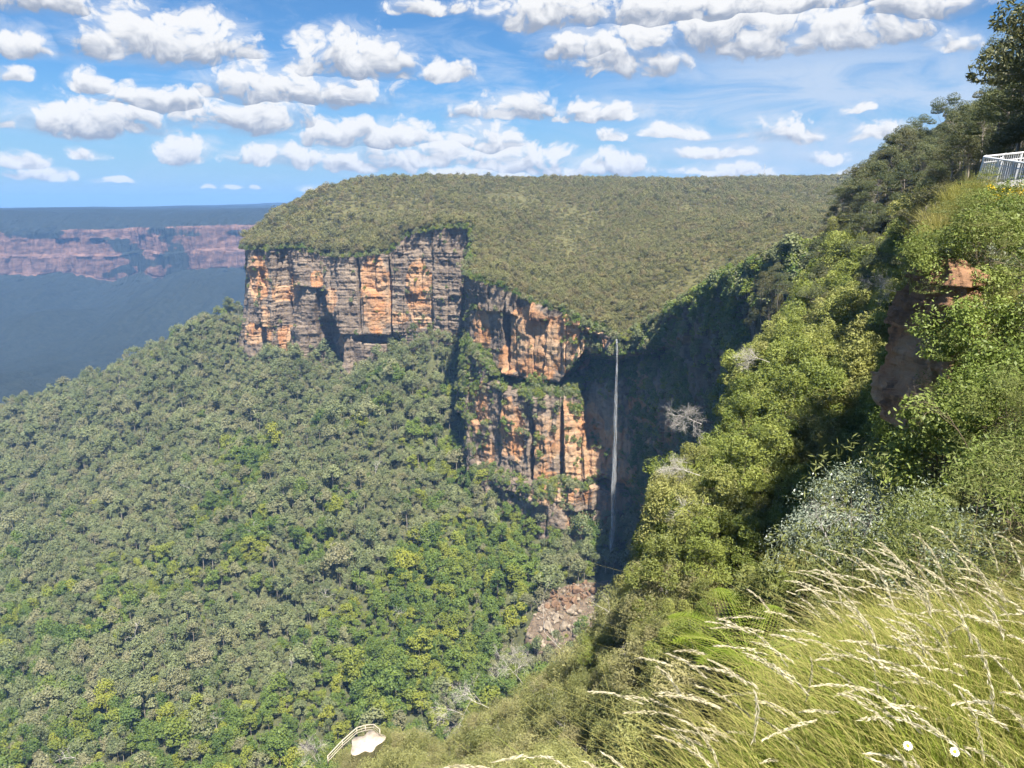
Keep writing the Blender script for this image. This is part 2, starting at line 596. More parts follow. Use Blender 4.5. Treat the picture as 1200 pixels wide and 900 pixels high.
M_dead = plain_mat('dead_wood', (0.30, 0.27, 0.24), (0.60, 0.56, 0.51), 5.0, 0.85)
M_twig = plain_mat('brown_twig', (0.10, 0.08, 0.05), (0.22, 0.17, 0.11), 5.0, 0.9)
M_rock = rock_mat('sandstone')
M_rockwet = rock_mat('wet_sandstone', (0.035, 0.033, 0.033), (0.13, 0.105, 0.085), (0.34, 0.18, 0.085), wet=0.25)
M_under = ground_mat('forest_floor', (0.05, 0.056, 0.025), (0.10, 0.105, 0.048), (0.13, 0.11, 0.065))
M_heathg = ground_mat('heath_floor', (0.08, 0.08, 0.034), (0.14, 0.13, 0.055), (0.15, 0.12, 0.065), 0.12)
M_near = ground_mat('slope_soil', (0.035, 0.036, 0.016), (0.075, 0.07, 0.032), (0.11, 0.085, 0.05), 1.2)
M_steel = plain_mat('galvanised_steel', (0.52, 0.53, 0.54), (0.66, 0.67, 0.68), 9.0, 0.5, 0.0, 0.4)
M_sand = plain_mat('pale_sand', (0.36, 0.30, 0.23), (0.56, 0.48, 0.39), 1.6, 0.95)
M_wood = plain_mat('weathered_timber', (0.36, 0.31, 0.24), (0.55, 0.49, 0.40), 4.0, 0.85)

# ------------------------------------------------------------------ terrain interpolation


class RBF:
    def __init__(self, pts, vals, smooth=0.0, deg=1):
        self.p = np.asarray(pts, float)
        n = len(self.p)
        A = np.linalg.norm(self.p[:, None] - self.p[None], axis=2) + np.eye(n) * smooth
        Q = np.concatenate([np.ones((n, 1)), self.p], 1) if deg else np.ones((n, 1))
        k = Q.shape[1]
        M = np.block([[A, Q], [Q.T, np.zeros((k, k))]])
        self.k = k
        self.w = np.linalg.lstsq(M, np.concatenate([np.asarray(vals, float), np.zeros(k)]), rcond=None)[0]

    def __call__(self, q):
        q = np.asarray(q, float)
        sh = q.shape[:-1]
        q = q.reshape(-1, 2)
        out_ = np.empty(len(q))
        for i in range(0, len(q), 60000):
            b = q[i:i + 60000]
            A = np.linalg.norm(b[:, None] - self.p[None], axis=2)
            Q = np.concatenate([np.ones((len(b), 1)), b], 1)[:, :self.k]
            out_[i:i + 60000] = A @ self.w[:-self.k] + Q @ self.w[-self.k:]
        return out_.reshape(sh)


def grid_faces(nu, nv):
    i = np.arange(nu - 1)[:, None] * nv + np.arange(nv - 1)[None, :]
    return np.stack([i, i + nv, i + nv + 1, i + 1], -1).reshape(-1, 4)


# ---- valley slope below the cliffs (canopy points seen in the photo; ground lies TREE below)
TREE = 13.0
S_PX = [
    (0, 475, 1000), (75, 447, 1010), (147, 420, 1010), (200, 397, 1000), (267, 357, 990), (-150, 520, 980),
    (287, 405, 925), (345, 420, 868), (400, 446, 836), (440, 425, 825), (480, 400, 805), (515, 385, 795), (545, 398, 785),
    (545, 440, 735), (538, 480, 700), (540, 545, 660), (600, 572, 615), (640, 580, 592), (672, 640, 540), (700, 688, 504, 0.0), (665, 692, 500, 0.0), (630, 728, 470, 0.0), (700, 730, 474, 0.0), (660, 765, 452, 2.0), (755, 700, 480, 4.0),
    (620, 640, 560), (560, 600, 600), (450, 480, 730), (350, 500, 760), (200, 500, 830), (60, 520, 880), (200, 600, 670), (50, 620, 700),
    (400, 600, 600), (500, 700, 485), (300, 700, 545), (100, 740, 530), (400, 800, 430), (100, 880, 400), (250, 880, 385), (-150, 800, 500), (-150, 650, 700),
    (590, 730, 478), (560, 780, 440), (0, 900, 395),
]
S_W = [(-700, 1300, -440), (-400, 1300, -400), (-300, 1150, -240), (-150, 1000, -200), (0, 900, -190), (150, 700, -190), (250, 500, -230), (200, 350, -240),
       (-1200, 1000, -470), (-900, 600, -400), (-600, 300, -390), (-200, 200, -350), (50, 250, -310), (100, 400, -285), (-1300, 1700, -480), (0, 1500, -200), (300, 1500, -200)]
sp = [at(*q[:3]) for q in S_PX]
s_drop = [q[3] if len(q) > 3 else TREE for q in S_PX]
S_fn = RBF([(p.x / 100, p.y / 100) for p in sp] + [(a / 100, b / 100) for a, b, c in S_W], [p.z - d_ for p, d_ in zip(sp, s_drop)] + [c - TREE for a, b, c in S_W])


def z_slope(x, y):
    return S_fn(np.stack([np.asarray(x) / 100, np.asarray(y) / 100], -1)) + 5.0 * fbm(xyz(x, y, None, 1 / 60.0), 3, 5)


gx = np.linspace(-1300, 420, 260)
gy = np.linspace(180, 1750, 240)
X, Yg = np.meshgrid(gx, gy, indexing='ij')
Z = z_slope(X, Yg)
slope_V = np.stack([X, Yg, Z], -1).reshape(-1, 3)
slope_F = grid_faces(260, 240)
tag(link('forest_slope', mesh_np('forest_slope', slope_V, slope_F, [M_under], smooth=True)), kind='structure')

# ---- plateau on top of the cliffs
HEATH = 5.0
RIM_A = [(346, 262, 1500), (305, 278, 1080), (285, 290, 945), (289, 292, 916), (318, 292, 890), (335, 290, 903), (352, 290, 880), (378, 299, 880), (400, 301, 858),
         (421, 301, 850), (458, 296, 842), (480, 275, 835), (510, 269, 822), (540, 266, 806), (552, 268, 800)]
RIM_B = [(553, 300, 745), (543, 320, 690), (560, 327, 668), (590, 337, 643), (620, 352, 622), (655, 364, 602), (685, 376, 583), (705, 387, 568), (725, 398, 548), (750, 389, 536),
         (775, 376, 512), (810, 352, 462), (850, 330, 405), (890, 316, 362), (930, 302, 340), (990, 285, 330), (1060, 268, 370)]
P_PX = [(400, 214, 1120), (365, 230, 1060), (330, 252, 1010), (305, 270, 980), (450, 209, 1200), (520, 209, 1350), (600, 210, 1400), (700, 210, 1500), (800, 211, 1600), (960, 209, 1700),
        (650, 280, 850), (600, 300, 790), (750, 300, 720), (850, 270, 760), (700, 340, 640), (900, 240, 950), (800, 320, 600), (560, 240, 1000), (450, 250, 960), (725, 370, 570),
        (480, 262, 850), (540, 258, 815), (420, 280, 880), (350, 275, 920), (640, 330, 680), (590, 318, 720), (1000, 225, 1000), (1000, 250, 600)]
pp = [at(*q) for q in RIM_A + RIM_B] + [at(*q) - Vector((0, 0, HEATH)) for q in P_PX]
P_W = [(-500, 2500, 20), (0, 2600, 40), (700, 2600, 40), (1300, 2600, 40), (900, 700, 60), (700, 400, 40), (1200, 1500, 60)]
P_fn = RBF([(p.x / 100, p.y / 100) for p in pp] + [(a / 100, b / 100) for a, b, c in P_W], [p.z for p in pp] + [c for a, b, c in P_W])


def z_plat(x, y):
    return P_fn(np.stack([np.asarray(x) / 100, np.asarray(y) / 100], -1))


rim = np.array([tuple(at(*q)) for q in RIM_A + RIM_B])
back = np.array([(-520 + i * (2000.0 / (len(rim) - 1)), 2600.0, 0) for i in range(len(rim))])


def resample(P, n):
    P = np.asarray(P, float)
    t = np.linspace(0, len(P) - 1, n)
    i = np.minimum(t.astype(int), len(P) - 2)
    f = (t - i)[:, None]
    return P[i] * (1 - f) + P[i + 1] * f


ns, nt = 420, 200
rs, bs = resample(rim, ns), resample(back, ns)
tt = np.linspace(0, 1, nt) ** 2.2
PX = rs[:, None, :2] * (1 - tt[None, :, None]) + bs[:, None, :2] * tt[None, :, None]
PZ = z_plat(PX[..., 0], PX[..., 1]) + 1.5 * fbm(xyz(PX[..., 0], PX[..., 1], None, 1 / 30.0), 3, 9) * np.minimum(1, tt * 60)[None]
plat_V = np.concatenate([PX, PZ[..., None]], -1).reshape(-1, 3)
plat_F = grid_faces(ns, nt)
tag(link('plateau', mesh_np('plateau', plat_V, plat_F, [M_heathg], smooth=True)), kind='structure')

# ---- cliffs: lofted control lattices, displaced into joints, beds and blocks


def cliff(name, lattice, ncol, nrow, fresh, seed, mat, tail=None, amp=1.0, carve=(), dark_right=None):
    L = np.array([[tuple(at(px, py, Y)) for (py, Y) in rows] for px, rows in lattice])
    nc, nr = L.shape[:2]
    A = np.stack([resample(L[:, r], ncol) for r in range(nr)], 1)
    # spread rows by height
    G = np.empty((ncol, nrow, 3))
    seg = np.linalg.norm(np.diff(L, axis=1), axis=2).mean(0) + 3.0
    tcum = np.concatenate([[0], np.cumsum(seg)])
    tq = np.linspace(0, tcum[-1], nrow)
    for k in range(nrow):
        j = min(np.searchsorted(tcum, tq[k], side='right') - 1, nr - 2)
        f = (tq[k] - tcum[j]) / (tcum[j + 1] - tcum[j])
        G[:, k] = A[:, j] * (1 - f) + A[:, j + 1] * f
    # outward horizontal normal from the mean plan line
    plan = G[:, :, :2].mean(1)
    ker = np.ones(9) / 9
    pl = np.stack([np.convolve(np.pad(plan[:, i], 4, 'edge'), ker, 'valid') for i in range(2)], -1)
    tg = np.gradient(pl, axis=0)
    nrm = np.stack([tg[:, 1], -tg[:, 0]], -1)
    nrm /= np.linalg.norm(nrm, axis=1)[:, None] + 1e-9
    arc = np.concatenate([[0], np.cumsum(np.linalg.norm(np.diff(plan, axis=0), axis=1))])
    S = arc[:, None] + 0 * G[..., 0]
    Zz = G[..., 2]
    P = G.copy()
    warp = 3.0 * fbm(P * [1, 1, 0.35] / 22.0, 3, seed)
    # vertical joints: cells of two widths, offset by band
    band = np.floor((Zz + 6 * vnoise(P / 40.0, seed + 3)) / 46.0)
    d = (cellrand((S + warp) / 17.0, band, seed + 1) - 0.5) * 6.5
    d += (cellrand((S + warp * 0.7) / 6.5, np.floor(Zz / 13.0), seed + 2) - 0.5) * 1.3
    # beds: layers with their own set-back, gently wavy
    zb = Zz + 1.6 * vnoise(P / 35.0, seed + 4)
    d += (cellrand(zb / 5.2, np.floor((S + warp) / 24.0), seed + 5) - 0.5) * 1.1
    d += (cellrand(zb / 1.7, np.floor(S / 30.0), seed + 6) - 0.5) * 0.8
    # cracks
    cs = (S + warp * 0.5) / 11.0
    fr = np.abs(cs - np.floor(cs) - 0.5)
    d -= np.where(fr < 0.05, 1.7, 0) * (cellrand(cs, band, seed + 8) > 0.45)
    d += 3.0 * fbm(P / 55.0, 3, seed + 7) + 0.8 * fbm(P / 4.0, 3, seed + 9)
    d *= amp
    for (c, r, depth) in carve:
        c = np.array(tuple(at(*c)))
        q = np.linalg.norm((P - c) / np.array(r), axis=-1)
        d -= depth * np.clip((1.15 - q) * 3.0, 0, 1)
    edge = np.clip(np.arange(nrow) / 5.0, 0, 1)[None, :]
    d = d * (0.35 + 0.65 * edge)
    P[..., 0] += nrm[:, None, 0] * d
    P[..., 1] += nrm[:, None, 1] * d
    frs = np.zeros(P.shape[:2])
    for (c, r, s) in fresh:
        c = np.array(tuple(at(*c)))
        q = np.linalg.norm((G - c) / np.array(r), axis=-1)
        frs = np.maximum(frs, s * np.clip((1.25 - q) * 2.5, 0, 1))
    me = mesh_np(name, P.reshape(-1, 3), grid_faces(ncol, nrow)[:, ::-1], [mat], smooth=False, attrs={'fresh': ('POINT', frs.ravel()), 'dark_right': ('POINT', (np.clip((G[..., 0] - dark_right[0]) / dark_right[1] + 0.5 * fbm(G / 25.0, 3, seed + 20), 0, 1) if dark_right else 0 * frs).ravel())})
    o = link(name, me)
    tag(o, kind='structure')
    return P, o


def colA(px, Y, rim, a, foot, dY=(0, 0, 0)):
    return (px, [(rim, Y), (a, Y + dY[0]), (foot, Y + dY[1]), (foot + 45, Y - 12 + dY[2])])


LA = [
    colA(346, 1500, 262, 285, 330), colA(305, 1080, 278, 325, 380), colA(285, 945, 290, 340, 410), colA(289, 916, 292, 340, 412), colA(318, 890, 292, 345, 416),
    colA(335, 903, 290, 345, 420), colA(352, 880, 290, 350, 425), colA(378, 880, 299, 350, 436, (-4, 8, 8)), colA(400, 858, 301, 360, 446, (-6, -8, -8)), colA(421, 850, 301, 360, 446, (-6, -4, 0)),
    colA(458, 842, 296, 350, 412), colA(480, 835, 275, 340, 402), colA(510, 822, 269, 335, 398), colA(540, 806, 266, 335, 405), colA(552, 800, 268, 340, 420), colA(557, 830, 290, 350, 430),
]
freshA = [((302, 328, 905), (17, 30, 24), 1.0), ((300, 308, 905), (12, 20, 8), 0.8), ((440, 345, 842), (17, 40, 42), 1.0), ((492, 345, 828), (15, 40, 36), 1.0),
          ((330, 345, 888), (13, 20, 12), 0.9), ((343, 332, 884), (10, 20, 10), 0.8), ((372, 328, 875), (9, 25, 10), 0.9), ((390, 352, 862), (10, 25, 14), 0.75),
          ((296, 392, 905), (9, 25, 14), 0.9), ((312, 385, 895), (7, 25, 28), 0.95), ((332, 400, 888), (8, 25, 20), 0.75), ((386, 400, 862), (10, 30, 28), 0.55), ((460, 372, 838), (20, 30, 8), 0.7)]
carveA = [((385, 405, 860), (16, 60, 34), 16), ((376, 372, 868), (9, 50, 30), 10), ((306, 395, 900), (4, 60, 20), 7), ((440, 398, 845), (26, 60, 5), 9), ((420, 340, 850), (2.2, 60, 45), 8),
          ((458, 350, 842), (2.2, 60, 45), 7), ((336, 380, 890), (3, 60, 30), 8), ((300, 330, 910), (15, 60, 16), 5)]
PA, oA = cliff('promontory_cliff', LA, 620, 230, freshA, 11, M_rock, carve=carveA)

LB = [
    (541, [(318, 690), (398, 688), (402, 689), (412, 682), (470, 678), (480, 672), (520, 666), (600, 655)]),
    (547, [(322, 681), (398, 679), (402, 680), (412, 673), (470, 667), (480, 661), (520, 655), (600, 645)]),
    (560, [(327, 668), (405, 665), (409, 667), (422, 654), (540, 648), (550, 638), (565, 633), (640, 618)]),
    (590, [(337, 643), (440, 638), (446, 643), (460, 625), (552, 620), (560, 609), (572, 605), (650, 590)]),
    (620, [(352, 622), (448, 617), (453, 623), (466, 603), (560, 597), (566, 585), (578, 581), (660, 567)]),
    (655, [(364, 602), (448, 598), (454, 606), (466, 584), (562, 578), (568, 566), (590, 560), (690, 548)]),
    (685, [(376, 583), (412, 577), (420, 603), (462, 591), (565, 573), (572, 557), (640, 549), (710, 536)]),
    (705, [(387, 568), (412, 561), (420, 600), (450, 578), (575, 566), (585, 550), (676, 540), (730, 525)]),
    (725, [(398, 548), (416, 539), (424, 586), (446, 560), (580, 556), (590, 546), (690, 538), (740, 522)]),
    (750, [(389, 536), (412, 526), (420, 570), (445, 546), (560, 542), (580, 532), (690, 524), (740, 514)]),
    (775, [(376, 512), (400, 504), (412, 532), (450, 514), (560, 508), (580, 498), (690, 492), (740, 481)]),
    (810, [(352, 462), (392, 456), (402, 462), (440, 448), (540, 440), (560, 433), (690, 423), (740, 418)]),
    (850, [(330, 405), (352, 399), (375, 395), (430, 383), (540, 371), (570, 363), (690, 353), (740, 343)]),
    (890, [(316, 362), (342, 353), (375, 349), (430, 335), (540, 317), (570, 309), (690, 297), (740, 287)]),
    (930, [(302, 340), (335, 330), (375, 320), (430, 305), (540, 285), (570, 280), (690, 265), (740, 260)]),
    (990, [(285, 330), (320, 320), (375, 305), (430, 290), (540, 265), (570, 260), (690, 245), (740, 235)]),
]
freshB = [((580, 372, 690), (16, 25, 26), 0.85), ((632, 395, 640), (26, 40, 34), 1.0), ((668, 400, 602), (22, 40, 22), 1.0), ((600, 420, 655), (14, 30, 20), 0.8), ((612, 505, 632), (10, 30, 40), 0.8), ((548, 510, 690), (8, 30, 20), 0.6),
          ((640, 430, 630), (20, 30, 12), 0.9), ((690, 520, 570), (12, 30, 30), 0.95), ((668, 540, 582), (10, 30, 14), 0.8), ((575, 520, 660), (9, 30, 20), 0.85), ((760, 560, 515), (16, 30, 16), 0.8),
          ((740, 445, 535), (22, 30, 6), 0.7), ((664, 560, 580), (30, 30, 6), 0.6), ((560, 395, 652), (8, 30, 26), 0.8), ((720, 545, 548), (14, 30, 14), 0.6), ((690, 395, 583), (20, 30, 10), 0.8), ((600, 500, 625), (12, 30, 30), 0.62), ((640, 510, 612), (14, 40, 34), 0.6), ((665, 500, 600), (12, 40, 30), 0.7), ((560, 480, 645), (10, 40, 26), 0.6), ((650, 575, 585), (20, 40, 8), 0.6), ((690, 600, 555), (20, 40, 30), 0.5), ((735, 540, 545), (24, 40, 30), 0.6), ((755, 600, 520), (24, 40, 24), 0.65), ((760, 500, 525), (20, 40, 24), 0.55)]
carveB = [((605, 440, 655), (26, 60, 5), 10), ((625, 515, 625), (3, 60, 30), 8), ((655, 520, 600), (3, 60, 36), 7), ((592, 380, 670), (2.5, 60, 40), 5), ((712, 600, 545), (20, 60, 20), 10), ((740, 620, 520), (20, 60, 28), 8)]
PB, oB = cliff('waterfall_cliff', LB, 720, 330, freshB, 31, M_rock, carve=carveB, dark_right=(98.0, 18.0))

# ---- far valley, far escarpment and the plain behind it
FAR = [(-3600, 2300), (-2700, 2900), (-2250, 3300), (-1950, 3420), (-1600, 3380), (-1250, 3520), (-900, 3450), (-500, 3700), (200, 4200), (1500, 4500), (4500, 4300)]
fs_ = np.array([0, 0.6, 1.2, 2.2, 3.4, 4.4, 5.2, 6.2, 7.2, 8.2, 10.0])
uq = np.concatenate([np.linspace(0, 1, 60)[:-1], np.linspace(1, 6.2, 900)[:-1], np.linspace(6.2, 10, 150)])
fa_ = np.array(FAR, float)
fl = np.stack([np.interp(uq, np.arange(11), fa_[:, 0]), np.interp(uq, np.arange(11), fa_[:, 1])], -1)
fn_, fr_ = len(uq), 150
sN = np.concatenate([[0], np.cumsum(np.linalg.norm(np.diff(fl, axis=0), axis=1))])
one = np.zeros(fn_)
wig = 170 * fbm(xyz(sN, one, None, 1 / 700.0), 3, 41) + 60 * fbm(xyz(sN, one + 7, None, 1 / 170.0), 3, 42) + 26 * (cellrand(sN / 75.0, one, 43) - 0.5)
# profile rows: (distance back from the rim line, height) from the valley floor up over the rim
prof = [(-1900, -470), (-1500, -458), (-1000, -425), (-500, -370), (-220, -330), (-70, -300), (-20, -286), (0, -280), (5, -235), (10, -205), (26, -198), (34, -160), (38, -112), (46, -102), (90, -86), (200, -62), (420, -36), (900, -27), (3000, -24), (9000, -30)]
pr = np.array([(a, b, 0) for a, b in prof], float)
tq_ = np.concatenate([np.linspace(0, 6, 36)[:-1], np.linspace(6, 13, 84)[:-1], np.linspace(13, 19, 31 + 1)])
fr_ = len(tq_)
pk = np.stack([np.interp(tq_, np.arange(20), pr[:, 0]), np.interp(tq_, np.arange(20), pr[:, 1])], -1)
FV = np.empty((fn_, fr_, 3))
hi_ = 20 * fbm(xyz(sN, one + 3, None, 1 / 420.0), 3, 44)
lo_ = 34 * fbm(xyz(sN, one + 9, None, 1 / 300.0), 3, 46)
for k in range(fr_):
    bd, h = pk[k]
    wgt = math.exp(-max(0, abs(bd) - 150) / 600.0)
    topw = np.interp(h, [-330, -285, -110, -60], [0, 0, 1, 0.25])
    lowv = np.interp(h, [-400, -290, -200, -110], [0.2, 1, 0.4, 0])
    incl = 1.0 if (-300 < h < -95) else 0.0
    blockn = incl * (22 * (cellrand((sN + 14 * vnoise(xyz(sN, one + h, None, 1 / 40.0), 50)) / 48.0, one + math.floor(h / 70), 51) - 0.5) + 9 * fbm(xyz(sN, one + h * 0.25, None, 1 / 18.0), 3, 52))
    FV[:, k, 0] = fl[:, 0]
    FV[:, k, 1] = fl[:, 1] + bd + wig * wgt + blockn
    FV[:, k, 2] = h + hi_ * topw + lo_ * lowv
ridge_ = fbm(xyz(FV[..., 0] * 1.0, FV[..., 1] * 0.4, None, 1 / 330.0), 4, 47)
FV[..., 2] += 85 * ridge_ * np.clip((-FV[..., 2] - 270) / 120, 0.0, 1.0) + 10 * fbm(xyz(FV[..., 0], FV[..., 1], None, 1 / 260.0), 3, 49) * np.clip((FV[..., 2] + 110) / 40, 0, 1)
isr = (pk[None, :, 1] > -283) & (pk[None, :, 1] < -100)
rockm = np.where(isr, 0.78 + 0.7 * fbm(xyz(sN[:, None] + 0 * FV[..., 0], FV[..., 2] * 2.0, None, 1 / 120.0), 4, 53), 0.0)
FV[..., 2] += 55 * np.clip((FV[..., 1] - 5500) / 4000, 0, 1) * fbm(xyz(FV[..., 0], FV[..., 1], None, 1 / 2200.0), 3, 55)
FV[..., 2] += np.where(isr, 0, 6.0 * vnoise(xyz(FV[..., 0], FV[..., 1], None, 1 / 16.0), 48))
mfar, t, o = new_mat('far_escarpment')
g = t.node('ShaderNodeNewGeometry')
sepn = t.node('ShaderNodeSeparateXYZ')
t.l.new(g.outputs['Normal'], sepn.inputs[0])
n1 = t.noise(g.outputs['Position'], 0.012, 6.0, 0.65)
bare = t.math('ADD', t.node('ShaderNodeAttribute', attribute_name='bare').outputs['Fac'], t.math('MULTIPLY', t.math('SUBTRACT', n1, 0.5), 0.8))
rockc = t.mix(t.remap(t.noise(t.vmath('MULTIPLY', g.outputs['Position'], (1, 1, 3.0)), 0.02, 5.0, 0.6), 0.35, 0.65), (0.07, 0.042, 0.035), (0.23, 0.135, 0.098))
forc = t.mix(t.noise(g.outputs['Position'], 0.05, 6.0, 0.7), (0.005, 0.008, 0.010), (0.05, 0.058, 0.044))  # near-black forest colour stands in for cloud shadow over the far valley
p = t.node('ShaderNodeBsdfPrincipled')
t.l.new(t.mix(t.remap(bare, 0.45, 0.6, smooth=True), forc, rockc), p.inputs['Base Color'])
p.inputs['Roughness'].default_value = 1.0
p.inputs['Specular IOR Level'].default_value = 0.0
bn = t.node('ShaderNodeBump')
bn.inputs['Strength'].default_value = 1.0
bn.inputs['Distance'].default_value = 9.0
t.l.new(t.noise(g.outputs['Position'], 0.07, 5.0, 0.7), bn.inputs['Height'])
t.l.new(bn.outputs[0], p.inputs['Normal'])
t.l.new(p.outputs[0], o.inputs[0])
tag(link('far_escarpment', mesh_np('far_escarpment', FV.reshape(-1, 3), grid_faces(fn_, fr_), [mfar], smooth=False, attrs={'bare': ('POINT', rockm.ravel())})), kind='structure')
vx = np.linspace(-9000, 9000, 60)
vy = np.linspace(-3000, 12000, 60)
VX, VY = np.meshgrid(vx, vy, indexing='ij')
tag(link('ground', mesh_np('ground', np.stack([VX, VY, 0 * VX - 520], -1).reshape(-1, 3), grid_faces(60, 60), [mfar])), kind='structure')

# ---- near slope: the hillside the viewer stands on, in (azimuth, log range) with the slope angle interpolated
N_PX = [
    # grassy bank at the viewer's feet
    (760, 960, 2.2), (900, 900, 2.6), (1050, 850, 2.8), (1200, 830, 2.8), (1350, 800, 2.8), (900, 840, 3.4), (1050, 790, 3.6), (1250, 760, 3.7), (1100, 930, 2.0), (1300, 950, 2.0),
    # shrubby spur on the right, climbing to the walkway
    (1120, 640, 11), (1220, 600, 9), (1110, 560, 14), (1200, 470, 14), (1160, 420, 19), (1210, 340, 21), (1130, 340, 24), (1170, 260, 29), (1100, 290, 29), (1220, 225, 33), (1140, 214, 34), (1180, 212, 34), (1300, 240, 30), (1300, 420, 16),
    # scrub slope in the middle
    (1010, 600, 74), (940, 640, 66), (900, 560, 84), (880, 680, 59), (820, 640, 72), (800, 600, 82), (860, 520, 102), (920, 450, 135), (960, 400, 160), (900, 430, 160), (1000, 350, 178), (1030, 430, 140), (1050, 340, 172), (1000, 500, 108), (1060, 520, 100), (1040, 640, 62), (960, 700, 52), (780, 555, 100), (870, 455, 150),
    (760, 720, 60), (700, 740, 76), (640, 780, 88), (680, 850, 58), (560, 830, 98), (480, 850, 108), (430, 872, 116), (370, 915, 108), (600, 900, 72), (520, 920, 85), (780, 800, 43), (850, 760, 42), (720, 900, 45),
    # ridge running from the spur to the waterfall
    (1130, 225, 66), (1090, 232, 140), (1120, 200, 130), (1040, 236, 185), (1000, 256, 215), (960, 282, 255), (920, 312, 285), (890, 340, 305), (960, 345, 215), (930, 385, 205), (1060, 290, 158), (1200, 165, 80), (1300, 150, 90), (1200, 150, 150), (1050, 212, 250), (1000, 238, 320), (1100, 185, 260), (1300, 160, 280), (1150, 170, 110), (1180, 160, 80), (1010, 300, 190),
]


def nq(p):
    return (math.atan2(p[0], p[1]) / 0.28, math.log(math.hypot(p[0], p[1])) / 0.9)


npts, nval = [], []
for q in N_PX:
    p = at(*q)
    drop = 0.0 if q[2] < 5 else (1.0 if q[2] < 40 else 2.6)
    npts.append(nq(p))
    nval.append((p.z - drop) / math.hypot(p.x, p.y))


def n_world(px, Y, z):
    """a hidden point of the hillside: direction of a photo column, depth, height"""
    x = (px - 600) / F * Y * 1.03
    npts.append(nq((x, Y)))
    nval.append(z / math.hypot(x, Y))


for px, Y, z in [
    (600, 0.8, -1.6), (900, 0.9, -1.6), (1200, 0.9, -1.55), (1500, 1.0, -1.5), (300, 0.8, -1.65), (0, 0.8, -1.7),
    (300, 2.0, -2.2), (600, 2.0, -2.2), (-100, 2.0, -2.3), (300, 5, -6.0), (600, 5, -5.6), (-100, 5, -6.5), (750, 5, -4.8), (900, 5.5, -4.6), (1050, 5.5, -4.3), (1200, 5.5, -3.6), (1400, 5, -2.6),
    (300, 12, -14), (600, 12, -14), (-100, 12, -15), (800, 12, -12), (930, 12, -11), (1040, 10, -8.5), (1000, 18, -14), (1020, 26, -19), (960, 26, -20), (1045, 18, -11.5), (1040, 30, -19), (880, 22, -18), (1060, 40, -24),
    (300, 30, -34), (600, 30, -29), (-100, 30, -36), (300, 60, -66), (100, 60, -68), (300, 100, -105), (100, 110, -118), (-150, 110, -120), (500, 60, -52),
    (420, 150, -150), (520, 150, -150), (620, 140, -140), (680, 135, -130), (740, 130, -120), (790, 150, -120), (300, 150, -165), (100, 200, -210), (-150, 200, -220),
    (830, 200, -140), (880, 240, -150), (920, 275, -150), (780, 260, -250), (850, 330, -220), (700, 240, -260), (600, 240, -270), (450, 240, -270), (250, 250, -290), (0, 280, -320), (-200, 280, -330),
    (800, 400, -330), (600, 400, -360), (400, 400, -370), (100, 420, -380), (900, 360, -190), (940, 320, -120),
    (1500, 3, -1.0), (1600, 10, -0.5), (1600, 30, 3), (1700, 100, 14), (1700, 300, 30), (1400, 500, 30), (1100, 500, 5), (980, 500, -40)]:
    n_world(px, Y, z)
N_fn = RBF(npts, nval)


def z_near(x, y):
    x, y = np.asarray(x, float), np.asarray(y, float)
    r = np.hypot(x, y)
    q = np.stack([np.arctan2(x, y) / 0.28, np.log(np.maximum(r, 0.3)) / 0.9], -1)
    return r * N_fn(q) + np.clip(r * 0.012, 0.02, 1.6) * fbm(xyz(x, y, None, 1.0) / np.clip(r * 0.16, 0.5, 30)[..., None], 3, 61)


na, nr_ = 560, 300
aa = np.linspace(R(-130), R(130), na)
rr = np.exp(np.linspace(math.log(0.7), math.log(470), nr_))
AA, RR = np.meshgrid(aa, rr, indexing='ij')
NX, NY = RR * np.sin(AA), RR * np.cos(AA)
NZ = z_near(NX, NY)
near_V = np.stack([NX, NY, NZ], -1).reshape(-1, 3)
near_F = grid_faces(na, nr_)[:, ::-1]
tag(link('near_slope', mesh_np('near_slope', near_V, near_F, [M_near], smooth=True)), kind='structure')

# ------------------------------------------------------------------ what hides what (for placing only what can be seen)
def bvh_of(V, Fq):
    return BVHTree.FromPolygons([tuple(v) for v in V], [tuple(int(i) for i in f) for f in Fq])


def thin(V, nu, nv, su, sv):
    G = np.asarray(V).reshape(nu, nv, 3)[::su, ::sv]
    return G.reshape(-1, 3), grid_faces(G.shape[0], G.shape[1])


B_near = bvh_of(near_V, near_F)
B_plat = bvh_of(*thin(plat_V, ns, nt, 2, 2))
B_slope = bvh_of(*thin(slope_V, 260, 240, 2, 2))
B_A = bvh_of(*thin(PA, 620, 230, 4, 4))
B_B = bvh_of(*thin(PB, 720, 330, 4, 4))


def seen(P, blockers, lift=0.0, slack=4.0):
    ok = np.zeros(len(P), bool)
    for i, p in enumerate(P):
        t_ = Vector((p[0], p[1], p[2] + lift))
        L = t_.length
        d_ = t_ / L
        ok[i] = all(b.ray_cast(Vector((0, 0, 0)), d_, L - slack)[0] is None for b in blockers)
    return ok


def framed(P, m=60):
    px, py, dep = project(P)
    return (px > -m) & (px < 1200 + m) & (py > -m) & (py < 900 + m) & (dep > 0.3)


def jgrid(x0, x1, y0, y1, step, rng):
    x = np.arange(x0, x1, step)
    y = np.arange(y0, y1, step)
    a, b = np.meshgrid(x, y)
    a = a.ravel() + rng.uniform(-0.48, 0.48, a.size) * step
    b = b.ravel() + rng.uniform(-0.48, 0.48, b.size) * step
    return a, b


# ------------------------------------------------------------------ plant prototypes
def unit(rng, n):
    d = rng.normal(size=(n, 3))
    return d / np.linalg.norm(d, axis=1)[:, None]


